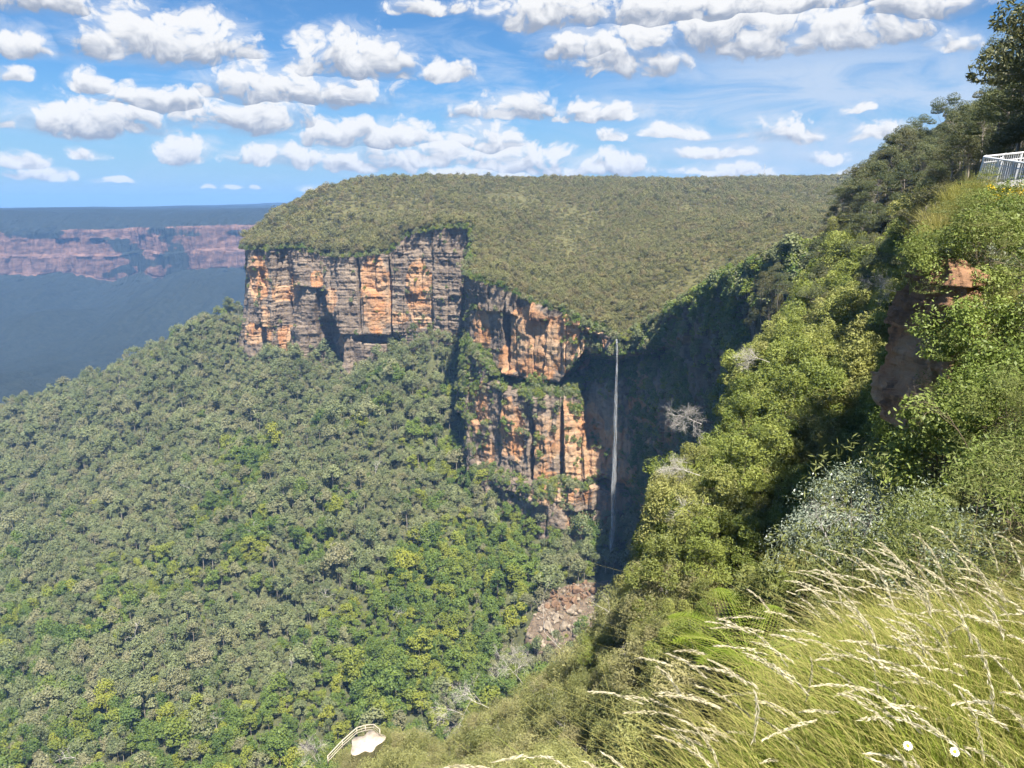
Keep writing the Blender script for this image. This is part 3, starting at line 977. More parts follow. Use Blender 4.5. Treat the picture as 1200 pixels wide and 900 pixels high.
def clumps(acc, cen, rad, nleaf, size, rng, aspect=0.45, outward=0.45, droop=0.0, mi=0, squash=0.75, fill=0.45, up=0.35):
    for c, r in zip(cen, rad):
        n = int(nleaf * rng.uniform(0.75, 1.25))
        d = unit(rng, n)
        d[:, 2] = d[:, 2] * squash + up * np.abs(d[:, 2])
        rr_ = r * rng.uniform(fill, 1.0, n) ** 0.6
        acc.leaves(c + d * rr_[:, None], d / (np.linalg.norm(d, axis=1)[:, None] + 1e-9), size, rng, aspect, outward, droop, mi,
                   np.clip(rng.uniform(0.1, 0.9) + rng.normal(0, 0.16, n), 0, 1))


def crown_centres(rng, n, H, Rr, base, rad, kind):
    """clump centres: 'dome', 'umbrella' or 'column'"""
    out_ = []
    for i in range(n):
        th = rng.uniform(0, 2 * math.pi)
        if kind == 'dome':
            v = rng.uniform(0, 1) ** 0.8
            rm = Rr * math.sqrt(max(0.0, 1 - (v * 0.92) ** 2))
            r = rm * rng.uniform(0.35, 1.0) ** 0.5
            z = base + (H - base) * v
        elif kind == 'umbrella':
            r = Rr * rng.uniform(0.0, 1.0) ** 0.6
            z = H - (H - base) * (0.15 + 0.75 * (r / Rr) ** 1.5) * rng.uniform(0.5, 1.25)
        else:
            v = rng.uniform(0, 1)
            r = Rr * (1 - 0.55 * v) * rng.uniform(0.4, 1.0)
            z = base + (H - base) * v
        out_.append((r * math.cos(th), r * math.sin(th), z))
    return np.array(out_), rad * rng.uniform(0.7, 1.25, n)


def limbs(acc, cen, H, base, r0, rng, mi=1, frac=1.0, lean=0.0, nseg=4):
    top = np.array([lean * H, 0, base + (H - base) * 0.55])
    tr = np.array([[0, 0, -0.6], [0.1 * lean * H, 0, base * 0.5], [0.4 * lean * H, 0.02 * H, base], top])
    acc.tube(tr, [r0 * 1.15, r0, r0 * 0.75, r0 * 0.3], 6, mi)
    for c in cen[rng.uniform(size=len(cen)) < frac]:
        f = rng.uniform(0.35, 0.95)
        s_ = tr[1] * (1 - f) + top * f if f < 0.6 else tr[2] * (1 - f) + top * f
        m_ = (s_ + c) / 2 + rng.normal(0, 0.06 * H, 3) * [1, 1, 0.4] - [0, 0, 0.05 * H]
        acc.tube([s_, m_, c], [r0 * 0.35, r0 * 0.22, r0 * 0.06], 4, mi)


def tree(seed, H, Rr, base, n, rad, nleaf, size, kind, r0, aspect=0.45, droop=0.0, outward=0.45, frac=0.7, squash=0.75, lean=0.0, fill=0.45, up=0.35):
    """(crown collector, trunk collector)"""
    rng = np.random.default_rng(seed)
    cen, rd = crown_centres(rng, n, H, Rr, base, rad, kind)
    a, b = Acc(), Acc()
    clumps(a, cen, rd, nleaf, size, rng, aspect, outward, droop, 0, squash, fill, up)
    limbs(b, cen, H, base, r0, rng, 1, frac, lean)
    return a, b


def merged(name, ab, mats):
    a, b = ab
    c = Acc()
    for s_ in (a, b):
        for v, f, m_, t_ in zip(s_.V, s_.F, s_.mi, s_.tint):
            c.V.append(v)
            c.F.append(f - (0) + c_off(c, s_))
            c.mi.append(m_)
            c.tint.append(t_)
        c.off = c.n = c_off(c, s_) + s_.n
    return c.mesh(name, mats)


def c_off(c, s_):
    return getattr(c, 'off', 0)


EUC = [merged('eucalypt_tree', tree(100 + i, (17, 18.5, 16, 17)[i], (5.0, 4.6, 5.4, 4.2)[i], 9, (12, 11, 14, 10)[i], 2.5, 92, 0.95, 'umbrella', 0.2, 0.65, 0.1, 0.6, 0.25, squash=0.7, fill=0.7), [M_euc, M_bark]) for i in range(4)] + [merged('eucalypt_tree', tree(110 + i, (21, 15, 19)[i], (3.2, 6.0, 3.8)[i], (9, 8, 12)[i], (13, 20, 9)[i], (1.9, 2.0, 2.2)[i], 70, 0.8, ('column', 'umbrella', 'umbrella')[i], 0.22, 0.6, 0.15, 0.5, 0.6, squash=0.7, fill=0.6), [M_euc, M_bark]) for i in range(3)]
RAIN = [merged('rainforest_tree', tree(120 + i, (16, 18, 14)[i], (4.4, 4.0, 4.8)[i], 6, 13, 2.3, 110, 0.9, 'dome', 0.2, 0.7, 0.0, 0.6, 0.2, fill=0.7), [M_rain, M_bark]) for i in range(3)]
HEATHT = [merged('heath_tree', tree(140 + i, 6.2, 2.8, 2.6, 8, 1.4, 62, 0.65, 'umbrella', 0.1, 0.55, 0.1, 0.6, 0.3, fill=0.7), [M_heath, M_bark]) for i in range(4)]
LEDGE = [merged('ledge_shrub', tree(160 + i, 4.4, 2.3, 0.6, 9, 1.2, 60, 0.6, 'dome', 0.1, 0.65, 0.0, 0.6, 0.2, fill=0.7), [(M_rain, M_euc)[i % 2], M_bark]) for i in range(4)]
RIDGE = [tree(180 + i, (12, 14, 10.5)[i], (4.2, 4.4, 4.0)[i], (4.6, 6.5, 3.6)[i], (17, 15, 18)[i], 1.45, 620, 0.235, 'umbrella', 0.17, 0.4, 0.3, 0.5, 1.0, 0.6, (0.05, -0.06, 0.1)[i], 0.6) for i in range(3)]
SLOPET = [tree(200 + i, (7.0, 5.6, 8.2)[i], (3.1, 3.0, 2.6)[i], 1.2, (19, 17, 18)[i], 1.15, 400, 0.27, 'dome', 0.09, 0.42, 0.05, 0.5, 0.6, 0.8, fill=0.62, up=0.5) for i in range(3)]
SCRUB = [tree(220 + i, (2.3, 1.9, 2.8)[i], (1.5, 1.4, 1.2)[i], 0.35, 14, 0.58, 260, 0.135, 'dome', 0.03, 0.32, 0.0, 0.5, 0.8, 0.8, fill=0.55, up=0.4) for i in range(3)]
BROAD = [tree(240 + i, (1.5, 1.25, 1.8)[i], (0.95, 0.9, 0.85)[i], 0.2, 20, 0.33, 170, 0.075, 'dome', 0.02, 0.45, 0.0, 0.55, 0.9) for i in range(3)]
OLIVE = [tree(250 + i, (1.4, 1.1, 1.8)[i], (0.95, 0.9, 0.75)[i], 0.15, 15, 0.25, 430, 0.042, 'dome', 0.013, 0.2, 0.0, 0.4, 0.9, up=0.5) for i in range(3)]
SILVER = [tree(260 + i, 1.3, 0.9, 0.25, 16, 0.32, 170, 0.055, 'dome', 0.016, 0.4, 0.0, 0.5, 0.9) for i in range(2)]


def blades(acc, rng, n, spread, L, wid, lean, curl, mi=0, base=None, seg=5, tint=(0.1, 0.9), lean_sd=0.25):
    """curved grass blades, each a strip of quads"""
    th = rng.uniform(0, 2 * math.pi, n)
    r = spread * np.sqrt(rng.uniform(0, 1, n))
    B = np.stack([r * np.cos(th), r * np.sin(th), 0 * r], -1) if base is None else base
    Ls = L * rng.uniform(0.55, 1.1, n)
    ld = np.asarray(lean)[None] + rng.normal(0, lean_sd, (n, 3)) * [1, 1, 0.1]
    if base is None:
        ld = ld + np.stack([np.cos(th), np.sin(th), 0 * th], -1) * 0.35
    t_ = np.linspace(0, 1, seg + 1)
    crl = curl * rng.uniform(0.5, 1.5, n)
    pos = B[:, None] + Ls[:, None, None] * (t_[None, :, None] * np.array([0, 0, 1.0]) + (t_[None, :, None] ** 1.7) * ld[:, None] * crl[:, None, None] - np.array([0, 0, 1.0]) * (t_[None, :, None] ** 2.4) * 0.28 * crl[:, None, None])
    sd_ = np.cross(rng.normal(size=(n, 3)) * [1, 1, 0.3], np.array([0, 0, 1.0]))
    sd_ /= np.linalg.norm(sd_, axis=1)[:, None] + 1e-9
    w = wid * (1 - t_) ** 0.7 * 0.5 + 0.0003
    V = np.stack([pos - sd_[:, None] * w[None, :, None], pos + sd_[:, None] * w[None, :, None]], 2)   # n,seg+1,2,3
    o_ = (np.arange(n) * (seg + 1) * 2)[:, None] + (np.arange(seg) * 2)[None]
    Fq = np.stack([o_, o_ + 1, o_ + 3, o_ + 2], -1).reshape(-1, 4)
    ti = np.repeat(rng.uniform(tint[0], tint[1], n), seg)
    acc.add(V.reshape(-1, 3), Fq, mi, ti)
    return pos


TUSS = []
for i in range(3):
    a = Acc()
    blades(a, np.random.default_rng(280 + i), 420, 0.3, 0.85, 0.009, (-0.25, 0, 0), 0.8)
    TUSS.append(a.mesh('straw_tussock', [M_straw]))


def bare_branches(seed, L0, r0, depth, spread=0.55, lean=(0, 0, 1), kids=3, wob=0.12):
    rng = np.random.default_rng(seed)
    acc = Acc()

    def grow(p, d_, L, r, k):
        q = [np.array(p)]
        dd = np.array(d_, float)
        for j in range(4):
            dd = dd + rng.normal(0, wob, 3)
            dd /= np.linalg.norm(dd)
            q.append(q[-1] + dd * L / 4)
        acc.tube(q, np.linspace(r, r * 0.55, 5), 4)
        if k > 0:
            for j in range(kids):
                at_i = rng.integers(2, 5)
                nd = dd + rng.normal(0, spread, 3)
                nd /= np.linalg.norm(nd)
                grow(q[at_i], nd, L * rng.uniform(0.5, 0.8), r * 0.55, k - 1)
    l = np.array(lean, float)
    grow((0, 0, -0.1), l / np.linalg.norm(l), L0, r0, depth)
    return acc


# ------------------------------------------------------------------ scatter: individuals plus one mass
proto_cols = {}


def proto_collection(name, meshes):
    c = bpy.data.collections.new(name + ' kinds')
    for me in meshes:
        c.objects.link(bpy.data.objects.new(name, me))
    return c


def mass(name, label, P, rz, sc, idx, pc, tilt=None):
    """one object that draws every plant past the individuals"""
    me = bpy.data.meshes.new(name)
    n = len(P)
    if n == 0:
        return
    me.vertices.add(n)
    me.vertices.foreach_set('co', np.ascontiguousarray(P, np.float32).ravel())
    for an, typ, arr in (('rz', 'FLOAT', rz), ('sc', 'FLOAT', sc), ('pick', 'INT', idx)):
        a_ = me.attributes.new(an, typ, 'POINT')
        a_.data.foreach_set('value', np.ascontiguousarray(arr, np.int32 if typ == 'INT' else np.float32))
    o_ = link(name, me)
    tag(o_, label, None, None, 'stuff')
    ng = bpy.data.node_groups.new(name, 'GeometryNodeTree')
    ng.interface.new_socket('Geometry', in_out='INPUT', socket_type='NodeSocketGeometry')
    ng.interface.new_socket('Geometry', in_out='OUTPUT', socket_type='NodeSocketGeometry')
    N = ng.nodes
    gi, go = N.new('NodeGroupInput'), N.new('NodeGroupOutput')
    iop = N.new('GeometryNodeInstanceOnPoints')
    ci = N.new('GeometryNodeCollectionInfo')
    ci.inputs[0].default_value = pc
    ci.inputs[1].default_value = True
    ci.inputs[2].default_value = True

    def named(nm, typ):
        q = N.new('GeometryNodeInputNamedAttribute')
        q.data_type = typ
        q.inputs[0].default_value = nm
        return q.outputs[0]
    cx_ = N.new('ShaderNodeCombineXYZ')
    ng.links.new(named('rz', 'FLOAT'), cx_.inputs[2])
    er = N.new('FunctionNodeEulerToRotation')
    ng.links.new(cx_.outputs[0], er.inputs[0])
    ng.links.new(gi.outputs[0], iop.inputs['Points'])
    ng.links.new(ci.outputs[0], iop.inputs['Instance'])
    iop.inputs['Pick Instance'].default_value = True
    ng.links.new(named('pick', 'INT'), iop.inputs['Instance Index'])
    ng.links.new(er.outputs[0], iop.inputs['Rotation'])
    ng.links.new(named('sc', 'FLOAT'), iop.inputs['Scale'])
    ng.links.new(iop.outputs[0], go.inputs[0])
    md = o_.modifiers.new('scatter', 'NODES')
    md.node_group = ng
    return o_


def plant(name, cat, group, labeller, protos, P, scl, rng, nind, mass_name, mass_label, blockers, lift, mats=None, size=1.0, slack=4.0):
    """the NIND plants that show largest become objects of their own, the rest one mass; protos are meshes, or (crown, trunk) collectors"""
    n = len(P)
    rz = rng.uniform(0, 2 * math.pi, n)
    parts = not isinstance(protos[0], bpy.types.Mesh)
    meshes = [merged(name, ab, mats) for ab in protos] if parts else protos
    pm = [(ab[0].mesh('crown', mats), ab[1].mesh('trunk', mats)) for ab in protos] if parts else None
    idx = rng.integers(0, len(meshes), n)
    dist = np.linalg.norm(P, axis=1) / np.maximum(scl, 0.05)
    order = np.argsort(dist)
    fr_ok = framed(P + [0, 0, lift], -6)
    ind = []
    for i in order:
        if len(ind) >= nind:
            break
        if fr_ok[i] and seen(P[i:i + 1], blockers, lift, slack)[0]:
            ind.append(i)
    rest = np.ones(n, bool)
    rest[ind] = False
    for i in ind:
        lab = labeller(P[i], idx[i])
        if parts:
            o_ = empty(name, P[i])
            o_.rotation_euler = (0, 0, rz[i])
            o_.scale = (scl[i],) * 3
            link('crown', pm[idx[i]][0], o_)
            link('trunk', pm[idx[i]][1], o_)
        else:
            o_ = link(name, meshes[idx[i]], None, P[i])
            o_.rotation_euler = (0, 0, rz[i])
            o_.scale = (scl[i],) * 3
        tag(o_, lab, cat, group)
    if rest.any():
        mass(mass_name, mass_label, P[rest], rz[rest], scl[rest], idx[rest], proto_collection(name, meshes))
    print(name, n, 'individuals', len(ind))


rng = np.random.default_rng(7)

# ---- forest on the valley slope
x, y = jgrid(-1150, 330, 240, 1130, 6.7, rng)
P = np.stack([x, y, z_slope(x, y)], -1)
P = P[framed(P + [0, 0, 12], 40)]
scree_c = [np.array(tuple(at(*q))) for q in ((665, 705, 488), (640, 725, 474), (700, 705, 490), (690, 730, 474), (715, 690, 498), (625, 740, 466), (655, 745, 462))]
dsc = np.min([np.hypot(P[:, 0] - c[0], P[:, 1] - c[1]) for c in scree_c], axis=0)
P = P[dsc > 13]
P = P[seen(P, [B_A, B_B, B_plat], 16, 9.0)]
P = P[seen(P, [B_near], 22, 4.0)]
lush = fbm(xyz(P[:, 0], P[:, 1], None, 1 / 85.0), 3, 71) + 0.5 * fbm(xyz(P[:, 0], P[:, 1], None, 1 / 22.0), 2, 72)
px, py, dep = project(P)
depr = -P[:, 2] / np.hypot(P[:, 0], P[:, 1])
bias = np.interp(depr, [0.2, 0.32, 0.45, 0.6, 0.85], [-0.9, -0.65, -0.25, 0.05, 0.4])
gul = np.exp(-((P[:, 0] + 15) / 60) ** 2) * np.where(P[:, 1] > 500, 0.9, 0.3)
is_r = lush + bias + gul + rng.normal(0, 0.32, len(P)) > 0.25
sc = np.clip(np.exp(rng.normal(-0.27, 0.28, len(P))) * (1 + 0.22 * fbm(xyz(P[:, 0], P[:, 1], None, 1 / 70.0), 2, 74)), 0.42, 1.7)


def zone_valley(p, kind):
    X_, Y_ = p[0], p[1]
    if Y_ > 640:
        return 'high under the left cliff'
    if Y_ > 545:
        return 'right below the waterfall cliff' if X_ > -30 else 'half way up the open slope'
    if X_ > -40:
        return 'near the boulders under the waterfall'
    if X_ < -190:
        return 'low on the left edge of the slope'
    return 'low in the middle of the valley'


def lab_euc(p, i):
    return 'grey-green eucalypt with loose crown ' + zone_valley(p, 0)


def lab_rain(p, i):
    return 'bright green dense rainforest tree ' + zone_valley(p, 0)


plant('eucalypt_tree', 'eucalypt', 'grey-green eucalypts of the valley slope', lab_euc, EUC, P[~is_r], sc[~is_r], rng, 300, 'eucalypt_forest', 'grey-green eucalypt forest covering the valley slope', [B_near, B_A, B_B], 14)
plant('rainforest_tree', 'rainforest tree', 'bright rainforest trees in the valley', lab_rain, RAIN, P[is_r], sc[is_r], rng, 300, 'rainforest', 'bright green rainforest patches low in the valley', [B_near, B_A, B_B], 14)

# ---- heath and low trees on the plateau
x, y = jgrid(-480, 700, 360, 950, 4.0, rng)
x2, y2 = jgrid(-700, 1300, 950, 1900, 6.6, rng)
x, y = np.concatenate([x, x2]), np.concatenate([y, y2])
sc = np.clip(rng.normal(1.0, 0.22, len(x)), 0.5, 1.6) * np.where(y > 950, 1.0, 0.8)
zz = np.full(len(x), np.nan)
for i in range(len(x)):
    h = B_plat.ray_cast(Vector((x[i], y[i], 500)), Vector((0, 0, -1)))[0]
    if h is not None:
        zz[i] = h.z
ok = ~np.isnan(zz)
P = np.stack([x, y, zz], -1)[ok]
sc = sc[ok]
ok = framed(P, 30)
P, sc = P[ok], sc[ok]
dr = np.full(len(P), 1e9)
rd_ = resample(rim, 400)
for k in range(400):
    dr = np.minimum(dr, np.hypot(P[:, 0] - rd_[k, 0], P[:, 1] - rd_[k, 1]))
hn = fbm(xyz(P[:, 0], P[:, 1], None, 1 / 75.0), 4, 84)
sc = sc * np.exp(0.22 * hn + rng.normal(0, 0.14, len(P)))
keep_ = rng.uniform(size=len(P)) < np.clip(1.2 + 0.9 * hn, 0.5, 1)
P, sc, dr = P[keep_], sc[keep_], dr[keep_]
lefthill = (P[:, 0] < -40) & (P[:, 1] > 780)
sc = np.where(lefthill & (dr < 90), sc * 1.6, sc)
ok = (dr > 1.0) & seen(P, [B_near, B_A], 8, 12.0)
P, sc, dr = P[ok], sc[ok], dr[ok]


def lab_heath(p, i):
    if p[0] < -60:
        return 'olive heath tree along the rim of the left cliff'
    if p[0] < 60:
        return 'olive heath tree at the rim left of the waterfall'
    if p[0] < 110:
        return 'olive heath tree at the lip of the waterfall'
    return 'olive heath tree on the rim right of the waterfall'


plant('heath_tree', 'heath tree', 'heath trees along the cliff rim', lab_heath, HEATHT, P, sc, rng, 300, 'plateau_heath', 'olive brown heath covering the plateau', [B_near, B_A], 5, slack=14.0)

# ---- shrubs on ledges and on the shaded wall
cand = []
for G, own, xr in ((PA, 0, None), (PB, 1, None)):
    du = np.gradient(G, axis=0)
    dv_ = np.gradient(G, axis=1)
    nrm = np.cross(dv_, du)
    nrm /= np.linalg.norm(nrm, axis=2)[..., None] + 1e-9
    nz = np.abs(nrm[..., 2])
    pxg, pyg, _ = project(G.reshape(-1, 3))
    g3 = fbm(G / 18.0, 3, 81)
    w = np.where(nz > 0.55, 0.045, 0.0016) * np.clip(0.5 + g3, 0, 1.5)
    if own == 1:
        right = np.clip((G[..., 0] - 85) / 18.0, 0, 1)
        w = w * np.interp(G[..., 0], [-60, 60, 85], [2.4, 2.4, 1.0]) + right * 0.075 * np.clip(0.75 + g3, 0.1, 1.4)
        tiers = (G[..., 2] < -140) & (G[..., 2] > -165) & (G[..., 0] < 55)
        w = np.where(tiers, w * 3.0 + 0.009, w)
    pick_ = rng.uniform(size=w.shape) < w
    cand.append(G[pick_])
rq_ = resample(rim, 900)
rq_ = rq_ + rng.normal(0, 1, rq_.shape) * [2.2, 2.2, 0.3]
cand.append(rq_[rng.uniform(size=900) < 0.75])
P = np.concatenate(cand)
P = P[framed(P, 20)]
P = P[seen(P, [B_near], 3, 3.0)]
sc = np.clip(rng.normal(0.8, 0.3, len(P)), 0.35, 1.7)
sc = np.where(P[:, 0] > 88, sc * 1.35, sc)
P[:, 2] -= 0.8
SG = rng.uniform(0, 1, (34, 2))
SG = np.array([scree_c[int(a * 6.99)][:2] + (rng.normal(0, 5), rng.normal(0, 6)) for a, b in SG])
SGz = np.array([at(670, 715, 484).z + (q[1] - 484) * 0.35 for q in SG])
P = np.concatenate([P, np.column_stack([SG, SGz])])
sc = np.concatenate([sc, rng.uniform(0.35, 0.75, len(SG))])


def lab_ledge(p, i):
    if p[0] < -40:
        return 'shrub clinging to a crack of the left orange cliff'
    if p[1] < 512 and p[2] < -250 and p[0] < 75:
        return 'small green shrub growing between the boulders of the rock fall'
    if p[0] < 62:
        return 'green shrub on a ledge left of the waterfall'
    return 'dark shrub on the shaded wall right of the waterfall'


plant('ledge_shrub', 'shrub', 'shrubs on the cliff ledges', lab_ledge, LEDGE, P, sc, rng, 300, 'wall_shrubs', 'dark shrubs and ferns hanging on the shaded wall', [B_near], 3, slack=5.0)

# ---- the near hillside
def near_pts(r0, r1, step, a0, a1):
    x_, y_ = jgrid(-r1, r1, -10, r1, step, rng)
    r_ = np.hypot(x_, y_)
    a_ = np.degrees(np.arctan2(x_, y_))
    k = (r_ > r0) & (r_ < r1) & (a_ > a0) & (a_ < a1)
    x_, y_ = x_[k], y_[k]
    return np.stack([x_, y_, z_near(x_, y_)], -1)


platform_c = np.array(tuple(at(428, 874, 98)))


def keep_near(P, lift, m=120, slack=3.0):
    P = P[framed(P + [0, 0, lift], m)]
    P = P[seen(P, [B_near], lift, slack)]
    d_ = np.hypot(P[:, 0] - platform_c[0], P[:, 1] - platform_c[1])
    tow = (P[:, 0] * platform_c[0] + P[:, 1] * platform_c[1]) / np.hypot(*platform_c[:2])
    R0 = np.hypot(*platform_c[:2])
    lat = np.abs(P[:, 0] * platform_c[1] - P[:, 1] * platform_c[0]) / R0
    return P[~((d_ < 4.0) | ((lat < 2.2) & (tow < R0) & (tow > R0 - 5)))]


deg = lambda P: np.degrees(np.arctan2(P[:, 0], P[:, 1]))
rad = lambda P: np.hypot(P[:, 0], P[:, 1])

# ridge eucalypts
P = keep_near(near_pts(115, 440, 6.0, 10, 44), 10)
P = P[(P[:, 2] / rad(P) > -0.17) | (rad(P) > 215)]
# tall trees behind the walkway
x_, y_ = jgrid(34, 74, 44, 82, 4.6, rng)
k = (np.degrees(np.arctan2(x_, y_)) > 30.5)
T = np.stack([x_[k], y_[k], z_near(x_[k], y_[k])], -1)
sT = np.interp(np.degrees(np.arctan2(T[:, 0], T[:, 1])), [30.5, 32.5, 35], [0.5, 0.8, 1.3]) * rng.uniform(0.8, 1.15, len(T))
P2 = np.concatenate([P, T])
sc = np.concatenate([np.clip(rng.normal(0.85, 0.17, len(P)), 0.5, 1.3) * np.interp(rad(P), [115, 150, 220], [0.75, 0.9, 1.05]), sT])


def lab_ridge(p, i):
    a_ = math.degrees(math.atan2(p[0], p[1]))
    if a_ > 30.5:
        return 'tall eucalypt on the skyline behind the railed walkway'
    if math.hypot(p[0], p[1]) > 230:
        return 'eucalypt far down the ridge above the shaded wall'
    return 'eucalypt on the ridge climbing towards the railed walkway'


plant('ridge_eucalypt', 'eucalypt', 'eucalypts of the right-hand ridge', lab_ridge, RIDGE, P2, sc, rng, 300, 'ridge_forest', 'eucalypt forest along the ridge on the right', [B_near], 8, [M_ridge, M_bark])

# slope trees: fresh green young growth in the middle
P = keep_near(near_pts(42, 235, 3.4, 11.0, 31), 5)
el_ = P[:, 2] / rad(P)
P = P[(el_ < -0.06) & ~((rad(P) < 60) & (deg(P) > 23.5))]
g_ = fbm(xyz(P[:, 0], P[:, 1], None, 1 / 14.0), 2, 91)
P = P[g_ > -0.75]
sc = np.clip(rng.normal(0.9, 0.26, len(P)), 0.4, 1.6) * np.interp(rad(P), [42, 70, 110, 170], [0.5, 0.75, 1.0, 1.3])


def lab_slope(p, i):
    return 'bushy yellow-green sapling ' + ('on the upper slope under the ridge' if math.hypot(p[0], p[1]) > 105 else 'on the slope right of the waterfall' if math.hypot(p[0], p[1]) > 72 else 'on the lower slope behind the pale grass')


plant('young_tree', 'sapling', 'yellow-green saplings on the near slope', lab_slope, SLOPET, P, sc, rng, 300, 'sapling_thicket', 'yellow-green sapling thicket on the near slope', [B_near], 4, [M_sap, M_twig], slack=3.0)

# scrub below and around
P = keep_near(near_pts(30, 135, 2.0, -16, 15.0), 1.5)
P = P[rng.uniform(size=len(P)) < 0.92]
sc = np.clip(rng.normal(1.05, 0.28, len(P)), 0.45, 1.8)
ath = np.linspace(0, 2 * math.pi, 26, endpoint=False)
RT = np.stack([platform_c[0] + 3.1 * np.cos(ath), platform_c[1] + 3.9 * np.sin(ath), platform_c[2] - 1.75 - 0.5 * (np.sin(ath) < -0.3)], -1)
RT = RT[~((np.cos(ath) < -0.2) & (np.sin(ath) > -0.4))]
P, sc = np.concatenate([P, RT]), np.concatenate([sc, rng.uniform(0.75, 1.0, len(RT))])


def lab_scrub(p, i):
    if math.degrees(math.atan2(p[0], p[1])) < -4:
        return 'olive scrub bush beside the sandy railed lookout'
    return 'olive scrub bush with fine leaves ' + ('below the boulders' if math.hypot(p[0], p[1]) > 75 else 'at the bottom edge left of the pale grass')


plant('scrub_bush', 'bush', 'olive scrub bushes on the lower slope', lab_scrub, SCRUB, P, sc, rng, 300, 'scrub', 'olive scrub covering the lower slope', [B_near], 1.2, [M_tea, M_twig], slack=2.0)

# bare twigs and fresh bright bushes among the scrub
Q = keep_near(near_pts(34, 125, 5.0, -14, 16.0), 2.0)
Q = Q[framed(Q + [0, 0, 2], -8)]
Q = Q[rng.permutation(len(Q))]
TW = [bare_branches(600 + i, 1.5, 0.028, 4, 0.5, (-0.35 + 0.3 * i, 0, 1), 3) for i in range(3)]
TWM = [a_.mesh('twiggy_shrub', [M_dead]) for a_ in TW]
for k_, q in enumerate(Q[:60]):
    o_ = link('twiggy_shrub', TWM[k_ % 3], None, q + np.array([0, 0, 0.5]))
    o_.rotation_euler = (rng.uniform(-0.3, 0.3), rng.uniform(-0.5, 0.1), rng.uniform(0, 6.28))
    o_.scale = (rng.uniform(0.6, 1.25),) * 3
    tag(o_, 'bare pale dead twigs in the olive scrub ' + ('near the sandy lookout' if deg(q[None])[0] < -2 else 'below the boulders' if rad(q[None])[0] > 72 else 'left of the tall pale grass'), 'dead shrub', 'dead twiggy shrubs in the scrub')
BR = [(ab[0].mesh('crown', [M_sap]), ab[1].mesh('trunk', [M_twig, M_twig])) for ab in SCRUB]
for k_, q in enumerate(Q[60:95]):
    o_ = empty('bright_bush', q + np.array([0, 0, 0.15]))
    o_.rotation_euler = (0, 0, rng.uniform(0, 6.28))
    o_.scale = (rng.uniform(0.9, 1.5),) * 3
    link('crown', BR[k_ % 3][0], o_)
    link('trunk', BR[k_ % 3][1], o_)
    tag(o_, 'bright yellow-green bush among the olive scrub ' + ('near the sandy lookout' if deg(q[None])[0] < -2 else 'below the boulders' if rad(q[None])[0] > 72 else 'left of the tall pale grass'), 'bush', 'bright bushes in the scrub')

# undergrowth of the shaded gully
P = keep_near(near_pts(7, 60, 1.5, 9, 27), 0.8)
P = P[(rad(P) < 44) | (deg(P) > 18)]
mass('undergrowth', 'dark undergrowth filling the gully behind the tall grass', P, rng.uniform(0, 6.28, len(P)), rng.uniform(0.5, 1.1, len(P)) * np.interp(rad(P), [7, 20, 40], [0.55, 0.8, 1.1]), rng.integers(0, 3, len(P)), proto_collection('scrub_bush', [merged('scrub_bush', ab, [M_olive, M_twig]) for ab in OLIVE]))

# mixed shrubs of the spur on the right
P = near_pts(6.5, 42, 0.98, 20.5, 62)
P = np.concatenate([keep_near(P[deg(P) < 42], 1.0, 60, 1.2), P[deg(P) >= 42]])
el_ = P[:, 2] / rad(P)
P = P[(deg(P) > 25.0) | (rad(P) < 14)]
walk = (rad(P) > 35) & (deg(P) > 30)
P = P[~walk]
XT = np.array([tuple(at(*q)) for q in [(1082, 322, 21.2), (1096, 312, 21.6), (1110, 312, 21.4), (1120, 322, 21), (1104, 322, 20.6), (1114, 335, 20.4), (1092, 326, 20.9), (1150, 336, 19.6), (1160, 330, 19.8), (1142, 322, 20.4), (1152, 318, 20.2), (1122, 330, 21.5), (1132, 350, 20.5), (1140, 380, 19.5), (1136, 410, 19), (1130, 440, 18.5), (1142, 470, 17.5), (1150, 345, 20.5), (1126, 470, 18),
    (1128, 500, 17), (1145, 440, 18.3), (1122, 385, 19.6), (1118, 420, 19.2), (1140, 320, 21.5), (1155, 400, 19)]])
XT[:, 2] -= 0.55
P = np.concatenate([P, XT])
GT = np.array([tuple(at(*q)) for q in [(1128, 222, 32), (1136, 226, 31.5), (1142, 232, 31), (1120, 232, 31), (1150, 228, 31), (1132, 240, 30), (1112, 250, 29.5), (1100, 262, 28.5), (1118, 262, 29), (1106, 275, 28), (1168, 232, 30.5), (1186, 236, 30), (1126, 250, 29.6), (1092, 280, 27.5), (1145, 218, 33)]])
GT[:, 2] -= 0.45
u_ = rng.uniform(size=len(P)) + 0.35 * fbm(xyz(P[:, 0], P[:, 1], None, 1 / 3.0), 2, 95)
near_low = np.interp(rad(P), [7, 16, 24], [0.55, 0.3, 0.18])
selT = u_ < near_low * 0.8
selS = (~selT) & (u_ < near_low + 0.12) & (rad(P) > 13)
selB = (~selT) & (~selS) & (u_ < 0.72) & (rad(P) > 12.5)
selC = ~(selT | selS | selB)


def where_spur(p):
    r_ = math.hypot(p[0], p[1])
    if r_ < 18 and math.degrees(math.atan2(p[0], p[1])) < 25:
        return 'at the dark gully edge beside the bare twiggy shrub'
    return 'under the railed walkway' if r_ > 27 else 'above the rock outcrop' if r_ > 18 else 'beside the rock outcrop' if r_ > 12.5 else 'behind the tall pale grass'


